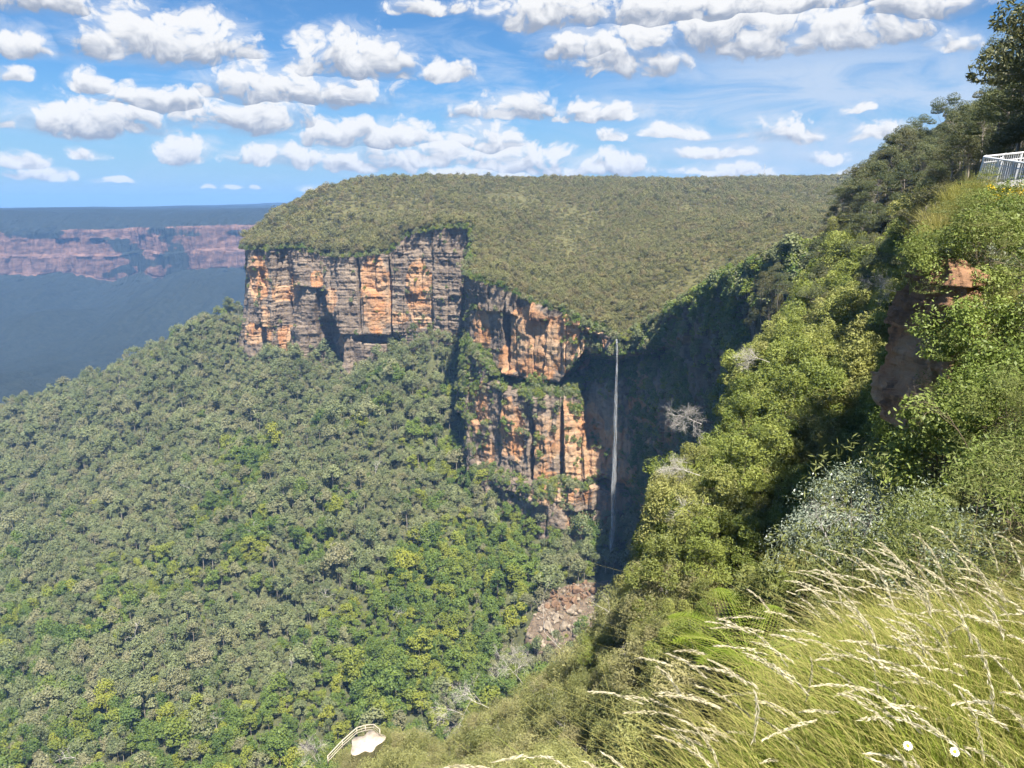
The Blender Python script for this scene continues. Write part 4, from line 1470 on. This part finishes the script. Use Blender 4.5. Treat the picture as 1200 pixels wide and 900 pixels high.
ST = np.array([tuple(at(*q)) for q in [(985, 612, 17), (1003, 600, 17.5), (965, 640, 16), (1020, 625, 15.5), (1085, 640, 11), (1105, 650, 10.5), (945, 655, 16.5), (990, 640, 15.5)]])
ST[:, 2] -= 0.7
plant('broadleaf_bush', 'bush', 'fresh green bushes of the right spur', lambda p, i: 'fresh green broad-leaved bush ' + where_spur(p), BROAD, P[selB], np.clip(rng.normal(0.95, 0.25, selB.sum()), 0.5, 1.5), rng, 300, 'bushes', 'fresh green bushes on the right spur', [B_near], 0.8, [M_broad, M_twig], slack=1.0)
plant('olive_bush', 'bush', 'fine-leaved olive bushes of the right spur', lambda p, i: 'fine-leaved olive bush ' + where_spur(p), OLIVE, P[selC], np.clip(rng.normal(0.95, 0.32, selC.sum()), 0.45, 1.9), rng, 300, 'olive_bushes', 'fine-leaved olive bushes on the right spur', [B_near], 0.8, [M_olive, M_twig], slack=1.0)
plant('silver_bush', 'bush', 'silvery bushes of the right spur', lambda p, i: 'pale silvery-leaved bush ' + where_spur(p), SILVER, np.concatenate([P[selS], ST]), np.clip(rng.normal(0.9, 0.2, selS.sum() + len(ST)), 0.5, 1.4), rng, 200, 'silver_bushes', 'silvery bushes on the right spur', [B_near], 0.8, [M_silver, M_twig], slack=1.0)
plant('straw_tussock', 'grass tussock', 'straw-coloured tussocks of the right spur', lambda p, i: 'straw-coloured grass tussock ' + where_spur(p), TUSS, np.concatenate([P[selT], GT]), np.concatenate([np.clip(rng.normal(0.95, 0.25, selT.sum()), 0.5, 1.5), rng.uniform(1.1, 1.6, len(GT))]), rng, 300, 'tussock_grass', 'straw-coloured tussock grass on the right spur', [B_near], 0.5, slack=1.0)

# ------------------------------------------------------------------ waterfall
m_water, t, o = new_mat('falling_water')
g = t.node('ShaderNodeNewGeometry')
st = t.noise(t.vmath('MULTIPLY', g.outputs['Position'], (2.0, 2.0, 0.09)), 1.0, 6.0, 0.7)
df = t.node('ShaderNodeBsdfDiffuse')
df.inputs[0].default_value = (0.82, 0.84, 0.86, 1)
tl = t.node('ShaderNodeBsdfTranslucent')
tl.inputs[0].default_value = (0.82, 0.84, 0.86, 1)
ad = t.node('ShaderNodeMixShader')
ad.inputs[0].default_value = 0.45
t.l.new(df.outputs[0], ad.inputs[1])
t.l.new(tl.outputs[0], ad.inputs[2])
tp = t.node('ShaderNodeBsdfTransparent')
mx = t.node('ShaderNodeMixShader')
st2 = t.noise(t.vmath('MULTIPLY', g.outputs['Position'], (0.5, 0.5, 0.045)), 1.0, 3.0, 0.6)
t.l.new(t.math('MULTIPLY', t.remap(st, 0.40, 0.68, 0.0, 0.48), t.remap(st2, 0.3, 0.65, 0.25, 1.0)), mx.inputs[0])
t.l.new(tp.outputs[0], mx.inputs[1])
t.l.new(ad.outputs[0], mx.inputs[2])
t.l.new(mx.outputs[0], o.inputs[0])
wf_top, wf_bot = at(723, 399, 531), at(716.5, 684, 521)
rngw = np.random.default_rng(5)
wroot = empty('waterfall', wf_top)
tag(wroot, 'thin white waterfall dropping from the plateau lip down the dark cliff', 'waterfall')
for i in range(11):
    acc = Acc()
    tq = np.linspace(0, 1, 60)
    H_ = wf_top.z - wf_bot.z
    off = rngw.normal(0, 1, 2)
    wdt = 0.35 + 1.75 * tq ** 0.9
    ptsw = np.stack([(wf_bot.x - wf_top.x) * tq ** 1.5 + off[0] * wdt * 0.62 + (0.15 + 0.5 * tq) * np.sin(tq * (9 + i) + i * 2.1), (wf_bot.y - wf_top.y) * tq ** 0.5 + off[1] * 0.5 * wdt - 0.4 * i * tq / 6, -H_ * tq - 0.3], -1)
    ptsw[0] = [off[0] * 0.4, 3.0, 0.4]
    acc.tube(ptsw, (0.22 + 0.8 * tq ** 0.8) * (1 + 0.45 * np.sin(tq * rngw.uniform(18, 40) + i)) * rngw.uniform(0.6, 1.2) * np.where(tq > 0.97, 0.6, 1), 6, 0)
    ob_ = link('water_strand', acc.mesh('water_strand', [m_water], True), wroot)

# ------------------------------------------------------------------ boulders and scree at the foot of the fall
m_scree = ground_mat('scree', (0.055, 0.043, 0.032), (0.17, 0.13, 0.095), (0.25, 0.165, 0.09), 0.5)
scr_px = [(612, 748, 458), (628, 716, 478), (655, 690, 496), (690, 682, 506), (728, 684, 505), (742, 705, 484), (735, 730, 470), (700, 745, 464), (665, 760, 455), (635, 768, 449), (690, 715, 484), (660, 725, 474), (640, 740, 464)]
scw = [at(*q) for q in scr_px]
sc_fn = RBF([(p.x / 10, p.y / 10) for p in scw], [p.z for p in scw], 0.3)
cx0, cy0 = np.mean([p.x for p in scw]), np.mean([p.y for p in scw])


def z_scree(x, y):
    return np.maximum(z_slope(x, y) + 0.4, sc_fn(np.stack([np.asarray(x) / 10, np.asarray(y) / 10], -1)) + 1.2 * fbm(xyz(x, y, None, 1 / 5.0), 4, 101))


hull = [at(*q) for q in scr_px[:10]]
hx, hy = np.array([p.x for p in hull]), np.array([p.y for p in hull])
ang = np.linspace(0, 2 * math.pi, 73)
hr = np.array([np.interp(a_, np.sort(np.arctan2(hy - cy0, hx - cx0) % (2 * math.pi)), np.hypot(hx - cx0, hy - cy0)[np.argsort(np.arctan2(hy - cy0, hx - cx0) % (2 * math.pi))], period=2 * math.pi) for a_ in ang])
rq = np.linspace(0.01, 1.0, 44)
SX = cx0 + np.cos(ang)[:, None] * hr[:, None] * rq[None]
SY = cy0 + np.sin(ang)[:, None] * hr[:, None] * rq[None]
SZ = z_scree(SX, SY)
SZ[:, -3:] = np.minimum(SZ[:, -3:], z_slope(SX[:, -3:], SY[:, -3:]) + np.array([3.0, -1, -6.0]))
tag(link('scree', mesh_np('scree', np.stack([SX, SY, SZ], -1).reshape(-1, 3), grid_faces(73, 44), [m_scree], smooth=True)), kind='structure')


def boulder_mesh(seed, mat, squash=0.75):
    import bmesh
    bm = bmesh.new()
    bmesh.ops.create_icosphere(bm, subdivisions=3, radius=1.0)
    V_ = np.array([v.co[:] for v in bm.verts])
    r_ = np.random.default_rng(seed)
    for k_ in range(11):
        n_ = unit(r_, 1)[0]
        dcut = r_.uniform(0.55, 0.85)
        s_ = V_ @ n_
        V_ = V_ - np.where(s_ > dcut, s_ - dcut, 0)[:, None] * n_
    V_ = V_ * (1 + 0.05 * fbm(V_ * 2.5, 3, seed)[:, None]) * [1, 0.85, squash]
    for v, c_ in zip(bm.verts, V_):
        v.co = c_
    me = bpy.data.meshes.new('boulder')
    bm.to_mesh(me)
    bm.free()
    me.materials.append(mat)
    return me


M_bould = plain_mat('fallen_sandstone', (0.13, 0.105, 0.08), (0.33, 0.27, 0.20), 1.3, 0.9, bump=0.4)
M_bould2 = plain_mat('rusty_sandstone', (0.10, 0.062, 0.04), (0.22, 0.135, 0.08), 1.1, 0.9, bump=0.4)
BM_ = [boulder_mesh(300 + i, M_bould) for i in range(4)] + [boulder_mesh(310 + i, M_bould2) for i in range(3)]
rb = np.random.default_rng(17)
nb = 0
for i in range(400):
    a_ = rb.uniform(0, 2 * math.pi)
    q_ = math.sqrt(rb.uniform(0, 0.9))
    h_ = np.interp(a_, ang, hr) * q_
    bx, by = cx0 + math.cos(a_) * h_, cy0 + math.sin(a_) * h_
    s_ = min(4.2, 0.7 + rb.exponential(1.0))
    bz = float(z_scree(bx, by)) + s_ * 0.25
    up_ = by > cy0 + 4
    k_ = rb.integers(4, 7) if (up_ and rb.uniform() < 0.7) else rb.integers(0, 4)
    ob_ = link('boulder', BM_[k_], None, (bx, by, bz))
    ob_.rotation_euler = rb.uniform(0, 6.28, 3)
    ob_.scale = (s_ * rb.uniform(0.8, 1.3), s_, s_)
    tag(ob_, ('rusty brown' if k_ > 3 else 'pale') + (' large' if s_ > 2.6 else ' small' if s_ < 1.4 else '') + ' boulder ' + ('close under the foot of the waterfall' if up_ else 'on the left of the rock fall' if bx < cx0 - 6 else 'in the lower part of the rock fall'), 'boulder', 'boulders below the waterfall')
    nb += 1
    if nb >= 280:
        break

# ------------------------------------------------------------------ rock outcrop of the right spur
M_rockn = rock_mat('outcrop_sandstone', (0.11, 0.062, 0.036), (0.30, 0.165, 0.09), (0.36, 0.18, 0.09), k=9.0)
oc = np.array(tuple(at(1092, 404, 20.6)))
nu_, nv_ = 130, 150
uu = np.linspace(0, 2 * math.pi, nu_)
vv = np.linspace(0, 1, nv_)
UU, VV = np.meshgrid(uu, vv, indexing='ij')
hz = 2.35
shape = (1 - (2 * VV - 1) ** 6) ** 0.5 * np.interp(VV, [0, 0.25, 0.5, 0.75, 1], [1.1, 1.0, 0.92, 1.0, 0.8])
CX_ = np.sign(np.cos(UU)) * np.abs(np.cos(UU)) ** 0.6 * 0.62
CY_ = np.sign(np.sin(UU)) * np.abs(np.sin(UU)) ** 0.6 * 1.7
Qp = np.stack([CX_ * shape, CY_ * shape, (VV - 0.5) * 2 * hz], -1)
zb = Qp[..., 2] + 0.15 * vnoise(Qp * 0.8, 111)
dd = (cellrand(zb / 0.42, 0 * zb, 112) - 0.5) * 0.30 + (cellrand(zb / 0.16, np.floor(UU * 3), 113) - 0.5) * 0.12 + 0.30 * fbm(Qp * 0.9, 4, 114) + (cellrand(UU * 4 + 0.4 * vnoise(Qp, 116), np.floor(zb / 1.1), 115) - 0.5) * 0.25
Qp[..., 0] += np.cos(UU) * dd
Qp[..., 1] += np.sin(UU) * dd
Qp[..., 0] -= 0.1 * (VV - 0.5) * 2 * hz * -0.5
Qp += oc
me = mesh_np('rock_outcrop', Qp.reshape(-1, 3), grid_faces(nu_, nv_), [M_rockn], attrs={'fresh': ('POINT', (0.3 + 0.35 * (VV < 0.6)).ravel())})
tag(link('rock_outcrop', me), 'layered brown rock face jutting from the bushy spur on the right', 'rock')

# ------------------------------------------------------------------ railed walkway at the top right
tree_rail = empty('walkway_railing', tuple(at(1152, 208, 34)))
tag(tree_rail, 'silver steel railing with mesh panels at the end of the walkway', 'railing')
rl = Vector(tree_rail.location)


def loc_(px, py, Y):
    return np.array(tuple(at(px, py, Y) - rl))


A0, A1 = loc_(1153, 184, 34), loc_(1228, 195, 30.5)
B1 = loc_(1262, 172, 36)
down = np.array([0, 0, -1.12])
lean_ = np.array([-0.10, 0, 0])


def fence_run(P0_, P1_, npost, wires, panel):
    for i in range(npost + 1):
        f = i / npost
        q = P0_ * (1 - f) + P1_ * f
        a_ = Acc()
        a_.tube([q + down + lean_ * 1.5, q + down * 0.2 + lean_ * 0.2, q, q - lean_ * 1.2 + [0, 0, 0.04]], 0.034, 8)
        link('post', a_.mesh('post', [M_steel], True), tree_rail)
    a_ = Acc()
    a_.tube([P0_, (P0_ + P1_) / 2, P1_], 0.04, 8)
    link('top_rail', a_.mesh('top_rail', [M_steel], True), tree_rail)
    a_ = Acc()
    a_.tube([P0_ + down * 0.22, P1_ + down * 0.22], 0.022, 8)
    link('lower_rail', a_.mesh('lower_rail', [M_steel], True), tree_rail)
    L = np.linalg.norm(P1_ - P0_)
    a_ = Acc()
    nw_ = int(L / wires)
    for i in range(nw_):
        f = (i + 0.5) / nw_
        q = P0_ * (1 - f) + P1_ * f
        a_.tube([q + down * 0.96 + lean_, q + down * 0.02], 0.006 if panel else 0.014, 4)
    if panel:
        for j in range(22):
            f = 0.2 + 0.76 * j / 21
            a_.tube([P0_ + down * f + lean_ * f, P1_ + down * f + lean_ * f], 0.006, 4)
    link('mesh_panel' if panel else 'balusters', a_.mesh('infill', [M_steel]), tree_rail)


fence_run(A0, A1, 4, 0.045, True)
fence_run(A0 + [0.03, 0.05, 0.02], B1, 5, 0.13, False)
deck_a = Acc()
for Q1, Q2 in ((A0, A1), (A0, B1)):
    pass
n_d = 12
dv_ = []
for i in range(n_d + 1):
    f = i / n_d
    p1_ = A0 * (1 - f) + A1 * f + down
    p2_ = A0 * (1 - f) + B1 * f + down
    dv_ += [p1_ + rl, p2_ + rl + np.array([0, 0.02, 0])]
dv_ = np.array(dv_)
low = dv_ - [0, 0, 0.16]
fd = [[2 * i, 2 * i + 1, 2 * i + 3, 2 * i + 2] for i in range(n_d)]
fd2 = [[q + len(dv_) for q in f[::-1]] for f in fd]
side = [[2 * i + len(dv_), 2 * i + 2 + len(dv_), 2 * i + 2, 2 * i] for i in range(n_d)]
tag(link('path', mesh_np('path', np.concatenate([dv_, low]), np.array(fd + fd2 + side), [plain_mat('concrete', (0.34, 0.33, 0.31), (0.46, 0.45, 0.43), 3.0)])), kind='structure')

# ------------------------------------------------------------------ sandy lookout with a timber rail, low on the slope
pc_ = at(430, 870, 98)
angp = np.linspace(0, 2 * math.pi, 40, endpoint=False)
rp_ = 1.9 + 0.4 * np.sin(angp * 2 + 0.6) + 0.3 * np.sin(angp * 5)
ring = np.stack([pc_.x + rp_ * 1.05 * np.cos(angp), pc_.y + rp_ * 1.5 * np.sin(angp), np.full(40, pc_.z) - 0.10 * rp_ * np.sin(angp)], -1)
Vp = np.concatenate([[[pc_.x, pc_.y, pc_.z + 0.1]], ring, ring - [0, 0, 4.5]])
Fp3 = np.array([[0, 1 + i, 1 + (i + 1) % 40] for i in range(40)])
Fp4 = np.array([[1 + i, 41 + i, 41 + (i + 1) % 40, 1 + (i + 1) % 40] for i in range(40)])
tag(link('lookout_terrace', mesh_np('lookout_terrace', Vp, [Fp3, Fp4], [M_sand, M_near], [0] * 40 + [1] * 40)), kind='structure')
lr = empty('lookout_railing', pc_)
tag(lr, 'pale timber railing round the sandy lookout low on the slope', 'railing')
rail_px = [(384, 886, 94.5), (401, 868, 97), (418, 853, 100.5), (428, 850, 101.5), (438, 849, 101.5), (445, 855, 99.5)]
rp3 = [np.array(tuple(at(*q) - pc_)) for q in rail_px]
for q in rp3:
    a_ = Acc()
    a_.box(q + [0, 0, -0.75], (0.06, 0.06, 0.8))
    link('post', a_.mesh('post', [M_wood]), lr)
for dz_, nm, r_ in ((0.02, 'top_rail', 0.075), (-0.45, 'mid_rail', 0.045), (-0.85, 'low_rail', 0.045)):
    a_ = Acc()
    a_.tube([q + [0, 0, dz_] for q in rp3], r_, 6)
    link(nm, a_.mesh(nm, [M_wood]), lr)

# ------------------------------------------------------------------ radio mast on the skyline
mp = at(895, 212, 1650)
mb = Acc()
hm = 34.0
for k_ in range(4):
    sx, sy = ((-1, -1), (1, -1), (1, 1), (-1, 1))[k_]
    mb.tube([(sx * 1.6, sy * 1.6, -2), (sx * 0.3, sy * 0.3, hm)], [0.16, 0.1], 5)
for j in range(11):
    f0, f1 = j / 11, (j + 1) / 11
    r0_, r1_ = 1.6 - 1.3 * f0, 1.6 - 1.3 * f1
    for k_ in range(4):
        s0 = ((-1, -1), (1, -1), (1, 1), (-1, 1))[k_]
        s1 = ((-1, -1), (1, -1), (1, 1), (-1, 1))[(k_ + 1) % 4]
        mb.tube([(s0[0] * r0_, s0[1] * r0_, hm * f0), (s1[0] * r1_, s1[1] * r1_, hm * f1)], 0.07, 4)
mast = link('radio_mast', mb.mesh('radio_mast', [M_steel]), None, mp)
tag(mast, 'thin lattice radio mast on the far plateau skyline', 'mast')

# ------------------------------------------------------------------ bare dead shrubs and branches
DEAD = [  # px, py, depth, length, radius, lean, depth of branching, children, spread, label
    (1012, 640, 15.0, 0.95, 0.016, (-0.1, 0, 1), 4, 3, 0.42, 'bare grey shrub with many upright twigs behind the tall pale grass'),
    (985, 660, 14.0, 0.8, 0.014, (-0.3, 0, 1), 4, 3, 0.5, 'low bare grey shrub at the left end of the upright bare one'),
    (822, 496, 90, 4.6, 0.075, (-1, 0.0, 0.75), 3, 4, 0.45, 'bare white crown sticking out left of the saplings before the dark wall'),
    (820, 556, 82, 4.4, 0.07, (-1, 0.1, 0.25), 3, 4, 0.45, 'bare white branches reaching left over the gorge, just below the bare crown'),
    (902, 424, 124, 5.0, 0.08, (-1, 0.1, 0.28), 3, 4, 0.4, 'bare white branch against the shaded wall, highest of the dead wood'),
    (842, 606, 72, 4.6, 0.07, (-0.9, -0.2, 0.25), 3, 3, 0.45, 'pale forked dead limb lying over the sapling edge right of the waterfall foot'),
    (668, 770, 82, 7.5, 0.08, (-0.75, 0, 0.75), 2, 2, 0.3, 'long pale dead trunk leaning left below the boulders'),
    (735, 735, 70, 3.6, 0.05, (-0.8, 0, 0.62), 2, 3, 0.4, 'thin pale dead stem leaning left beside the sapling edge'),
    (575, 830, 98, 6.6, 0.08, (-0.6, 0.1, 0.8), 3, 3, 0.45, 'grey dead tree with forked limbs on the scrub edge left of the boulders'),
    (545, 838, 100, 5.6, 0.07, (-0.85, 0.1, 0.5), 3, 3, 0.45, 'fallen grey limbs on the scrub edge right of the sandy lookout'),
    (612, 800, 92, 5.4, 0.06, (-0.5, 0, 0.9), 3, 4, 0.5, 'wispy grey dead crown beside the boulders'),
    (372, 892, 97, 4.4, 0.06, (-0.45, 0, 0.9), 3, 4, 0.5, 'bare grey crown left of the sandy lookout'),
    (1060, 345, 84, 4.0, 0.06, (-0.9, 0, 0.45), 3, 4, 0.45, 'bare twiggy crown on the upper slope left of the outcrop'),
    (1135, 520, 12.5, 0.8, 0.012, (-0.5, 0, 0.7), 4, 3, 0.5, 'brown bare twigs below the rock outcrop'),
]
for i, (px_, py_, Y_, L_, r_, ln, dep_, kid, spr, lab) in enumerate(DEAD):
    a_ = bare_branches(400 + i, L_ * (0.5 if 2 < dep_ < 4 else 0.68 if L_ > 1 else 1.0), r_ * (0.55 if L_ > 1 else 0.8), dep_ + (1 if dep_ < 4 else 0), spr * 1.1, ln, kid + (2 if dep_ == 3 else 0))
    tag(link('dead_shrub' if L_ < 1 else 'dead_tree', a_.mesh('dead_wood', [M_twig if 'brown' in lab else M_dead]), None, at(px_, py_, Y_)), lab, 'dead shrub' if L_ < 1 else 'dead tree')
# pale bare trunks standing in the valley forest
rd2 = np.random.default_rng(23)
DT = [bare_branches(440 + i, 9.0, 0.28, 3, 0.5, (rd2.normal(0, 0.2), 0, 1), 3).mesh('bare_tree', [M_dead]) for i in range(3)]
for (px_, py_, Y_) in ((158, 745, 515), (470, 700, 480), (255, 860, 402), (90, 880, 396), (380, 700, 520), (300, 640, 610), (505, 640, 560), (440, 560, 650), (225, 590, 690), (340, 800, 440)):
    h = at(px_, py_, Y_)
    ob_ = link('dead_eucalypt', DT[rd2.integers(0, 3)], None, (h.x, h.y, float(z_slope(h.x, h.y)) + 6.5))
    ob_.rotation_euler = (0, 0, rd2.uniform(0, 6))
    tag(ob_, 'bare white eucalypt standing among the valley trees ' + zone_valley((h.x, h.y, 0), 0), 'dead tree', 'bare white trees of the valley')

# ------------------------------------------------------------------ yellow flowering bush under the walkway
yp = at(1172, 262, 28.5)
ab = tree(501, 1.3, 0.7, 0.2, 14, 0.34, 80, 0.09, 'dome', 0.02, 0.42)
M_yel = leaf_mat('yellow_flower', (0.70, 0.42, 0.01), (0.85, 0.62, 0.03), None, 0.3)
yb = empty('flowering_bush', yp)
tag(yb, 'bush covered in bright yellow flowers below the railed walkway', 'bush')
link('crown', ab[0].mesh('crown', [M_broad]), yb)
link('trunk', ab[1].mesh('trunk', [M_twig, M_twig]), yb)
fa = Acc()
rf = np.random.default_rng(3)
cen_, rd_c = crown_centres(rf, 9, 1.45, 0.62, 0.75, 0.24, 'dome')
clumps(fa, cen_, rd_c, 60, 0.07, rf, 0.8, 0.6)
link('flowers', fa.mesh('flowers', [M_yel]), yb)

# ------------------------------------------------------------------ fern behind the grass
def frond(seed, L, az_, lift):
    r_ = np.random.default_rng(seed)
    a_ = Acc()
    s_ = np.linspace(0, 1, 26)
    d2 = np.array([math.cos(az_), math.sin(az_), 0])
    P_ = d2[None] * (s_ * L * 0.85)[:, None] + np.array([0, 0, 1.0])[None] * (L * (lift * s_ - 0.62 * s_ ** 2.2))[:, None]
    a_.tube(P_, np.linspace(0.006, 0.0015, 26), 4)
    sd_ = np.cross(d2, [0, 0, 1.0])
    for i in range(2, 26):
        pl_ = L * 0.26 * math.sin(math.pi * min(1.0, 0.12 + s_[i] * 0.95)) ** 0.8
        for sg in (-1, 1):
            tip = P_[i] + sd_ * sg * pl_ + d2 * pl_ * 0.35 - np.array([0, 0, 0.18 * pl_])
            for q in np.linspace(0.08, 1, 9):
                b_ = P_[i] * (1 - q) + tip * q
                ll = 0.016 * (1 - 0.75 * q) * L / 0.6
                e_ = d2 * ll
                w_ = sd_ * sg * ll * 0.35
                for e2 in (e_, -e_):
                    a_.add([b_, b_ + e2 * 0.5 + w_, b_ + e2, b_ + e2 * 0.5 - w_], [[0, 1, 2, 3]], 0, r_.uniform(0.2, 0.9))
    return a_


for (px_, py_, Y_, Lf, lab) in ((880, 792, 3.9, 0.72, 'bright green fern behind the left part of the tall pale grass'), (1010, 800, 4.1, 0.4, 'small green fern inside the tall pale grass')):
    fr0 = empty('fern', at(px_, py_ - 12, Y_))
    tag(fr0, lab, 'fern')
    for i in range(9):
        link('frond', frond(520 + i, Lf * (0.8 + 0.05 * (i % 4)), i * 0.70 + 0.3, 0.72 + 0.1 * (i % 3)).mesh('frond', [M_fern]), fr0)

# ------------------------------------------------------------------ tall grass at the viewer's feet
rg = np.random.default_rng(77)


def bank(n, x0, x1, y0, y1, lo=14.0):
    x_ = rg.uniform(x0, x1, n)
    y_ = rg.uniform(y0, y1, n)
    k_ = (np.degrees(np.arctan2(x_, y_)) > lo) & (np.hypot(x_, y_) < 4.3) & (y_ < 3.9 + 0.2 * np.sin(x_ * 3)) & (x_ > 0.66 + 0.8 * (y_ - 2.0)) & (y_ < 3.5)
    return np.stack([x_[k_], y_[k_], z_near(x_[k_], y_[k_])], -1)


ga = Acc()
b1 = bank(120000, 0.2, 3.6, 1.2, 4.2)
blades(ga, rg, len(b1), 0, 0.46, 0.0045, (-0.36, 0.05, 0), 0.8, 0, b1, 5, (0.0, 0.8))
b2 = bank(42000, 0.2, 3.6, 1.2, 4.2)
blades(ga, rg, len(b2), 0, 0.56, 0.0032, (-0.42, 0.05, 0), 0.9, 1, b2, 5, (0.1, 0.9))
b4 = bank(42000, 0.2, 3.6, 1.2, 4.2)
blades(ga, rg, len(b4), 0, 0.38, 0.0026, (-0.25, 0.0, 0), 1.3, 1, b4, 5, (0.2, 1.0), 0.7)
b5 = bank(9000, 0.2, 3.6, 1.2, 4.2)
b5 = b5[fbm(b5 * [1.3, 1.3, 0], 2, 121) > 0.0]
blades(ga, rg, len(b5), 0, 0.46, 0.0085, (-0.3, 0.0, 0), 0.9, 0, b5, 5, (0.5, 1.0), 0.35)
tag(link('grass', ga.mesh('grass', [M_blade, M_straw])), 'tall green and straw grass on the bank at the bottom right', None, None, 'stuff')
# the same bank goes on to the right
x_, y_ = rg.uniform(2.2, 6.5, 60000), rg.uniform(-1.5, 3.6, 60000)
k_ = np.degrees(np.arctan2(x_, y_)) > 40
b6 = np.stack([x_[k_], y_[k_], z_near(x_[k_], y_[k_])], -1)
gb = Acc()
blades(gb, rg, len(b6), 0, 0.46, 0.0055, (-0.36, 0.05, 0), 0.8, 0, b6, 4, (0.0, 0.8))
tag(link('grass', gb.mesh('grass', [M_blade])), 'green grass of the bank beyond the right edge', None, None, 'stuff')
# flowering stalks, bent to the left by the wind
sa = Acc()
b3 = bank(1150, 0.25, 3.5, 1.35, 4.15)
pos = blades(sa, rg, len(b3), 0, 0.70, 0.0028, (-0.44, 0.0, 0), 0.8, 0, b3, 10, (0.4, 1.0), 0.2)
for k_ in range(len(pos)):
    c_ = pos[k_]
    top_d = c_[-1] - c_[-2]
    top_d /= np.linalg.norm(top_d)
    L_ = rg.uniform(0.10, 0.19)
    nn = 74
    q = np.sort(rg.uniform(0, 1, nn))
    dirv = top_d[None] + np.array([-0.35, 0, -0.55])[None] * (q[:, None] ** 1.4) * 0.8
    dirv /= np.linalg.norm(dirv, axis=1)[:, None]
    axis_p = c_[-1][None] + np.cumsum(dirv, axis=0) * (L_ / nn) * 1.0
    thick = 0.0064 * np.sin(np.pi * (0.1 + 0.86 * q)) ** 0.7
    jit = unit(rg, nn) * thick[:, None] * rg.uniform(0.2, 1, nn)[:, None]
    dl = dirv + unit(rg, nn) * 0.38
    dl /= np.linalg.norm(dl, axis=1)[:, None]
    ll = rg.uniform(0.012, 0.026, nn)[:, None]
    sd_ = np.cross(dl, unit(rg, nn))
    sd_ /= np.linalg.norm(sd_, axis=1)[:, None]
    C_ = axis_p + jit
    Vq = np.stack([C_ - dl * ll * 0.5, C_ + sd_ * 0.0016, C_ + dl * ll * 0.5, C_ - sd_ * 0.0016], 1)
    sa.add(Vq.reshape(-1, 3), np.arange(nn * 4).reshape(nn, 4), 1, np.clip(rg.uniform(0.2, 0.8) + rg.normal(0, 0.2, nn), 0, 1))
tag(link('seeding_grass', sa.mesh('seeding_grass', [M_blade, M_seed])), 'pale feathery seed heads of the tall grass bent to the left', None, None, 'stuff')

# ------------------------------------------------------------------ daisies in the grass
M_pet = plain_mat('white_petal', (0.80, 0.80, 0.78), (0.88, 0.88, 0.86), 8.0, 0.6)
M_eye = plain_mat('yellow_centre', (0.72, 0.45, 0.03), (0.80, 0.55, 0.05), 30.0, 0.7)
for (px_, py_, Y_, lab) in ((1064, 874, 1.72, 'white daisy with yellow centre in the grass near the bottom edge'), (1119, 881, 1.70, 'white daisy half hidden in the grass, right of the other daisy')):
    c_ = at(px_, py_, Y_)
    dr_ = empty('daisy', c_)
    tag(dr_, lab, 'flower')
    a_ = Acc()
    nrm_ = Vector((-0.15, -0.62, 0.75)).normalized()
    e1_ = nrm_.cross(Vector((1, 0, 0))).normalized()
    e2_ = nrm_.cross(e1_)
    e1_, e2_, nn_ = np.array(e1_), np.array(e2_), np.array(nrm_)
    for k_ in range(15):
        th = k_ / 15 * 2 * math.pi
        d_ = e1_ * math.cos(th) + e2_ * math.sin(th)
        s_ = np.cross(nn_, d_)
        a_.add([d_ * 0.003, d_ * 0.008 + s_ * 0.002 + nn_ * 0.001, d_ * 0.0125 - nn_ * 0.001, d_ * 0.008 - s_ * 0.002 + nn_ * 0.001], [[0, 1, 2, 3]])
    link('petals', a_.mesh('petals', [M_pet]), dr_)
    a_ = Acc()
    for k_ in range(5):
        hgt = 0.0035 * math.sin(k_ / 4 * math.pi / 2)
        rr0 = 0.0042 * math.cos(k_ / 4 * math.pi / 2) + 0.0003
        a_.V.append(np.array([nn_ * hgt + (e1_ * math.cos(u_) + e2_ * math.sin(u_)) * rr0 for u_ in np.linspace(0, 2 * math.pi, 10, endpoint=False)]))
    vv_ = np.concatenate(a_.V)
    ff_ = [[i * 10 + j, i * 10 + (j + 1) % 10, (i + 1) * 10 + (j + 1) % 10, (i + 1) * 10 + j] for i in range(4) for j in range(10)]
    link('centre', mesh_np('centre', vv_, np.array(ff_), [M_eye], smooth=True), dr_)
    a_ = Acc()
    zg = float(z_near(c_.x, c_.y)) - c_.z
    a_.tube([(0, 0, 0), (0.01, 0.02, zg * 0.4), (0.03, 0.03, zg)], [0.0014, 0.0016, 0.002], 5)
    link('stem', a_.mesh('stem', [M_blade]), dr_)

# ------------------------------------------------------------------ air
hz_v = []
x0_, x1_, y0_, y1_, z0_, z1_ = -9500, 9500, -3500, 13500, -560, 150
mh = Acc()
mh.box(((x0_ + x1_) / 2, (y0_ + y1_) / 2, (z0_ + z1_) / 2), ((x1_ - x0_) / 2, (y1_ - y0_) / 2, (z1_ - z0_) / 2))
m_hz = bpy.data.materials.new('air')
m_hz.use_nodes = True
th_ = NT(m_hz.node_tree)
th_.n.clear()
oh = th_.node('ShaderNodeOutputMaterial')
pv = th_.node('ShaderNodeVolumePrincipled')
pv.inputs['Color'].default_value = (0.25, 0.51, 1.0, 1)
pv.inputs['Density'].default_value = HAZE_DENSITY
pv.inputs['Anisotropy'].default_value = 0.0
th_.l.new(pv.outputs[0], oh.inputs['Volume'])
hb = link('haze', mh.mesh('haze', [m_hz]))
tag(hb, 'blue haze filling the valley', None, None, 'stuff')
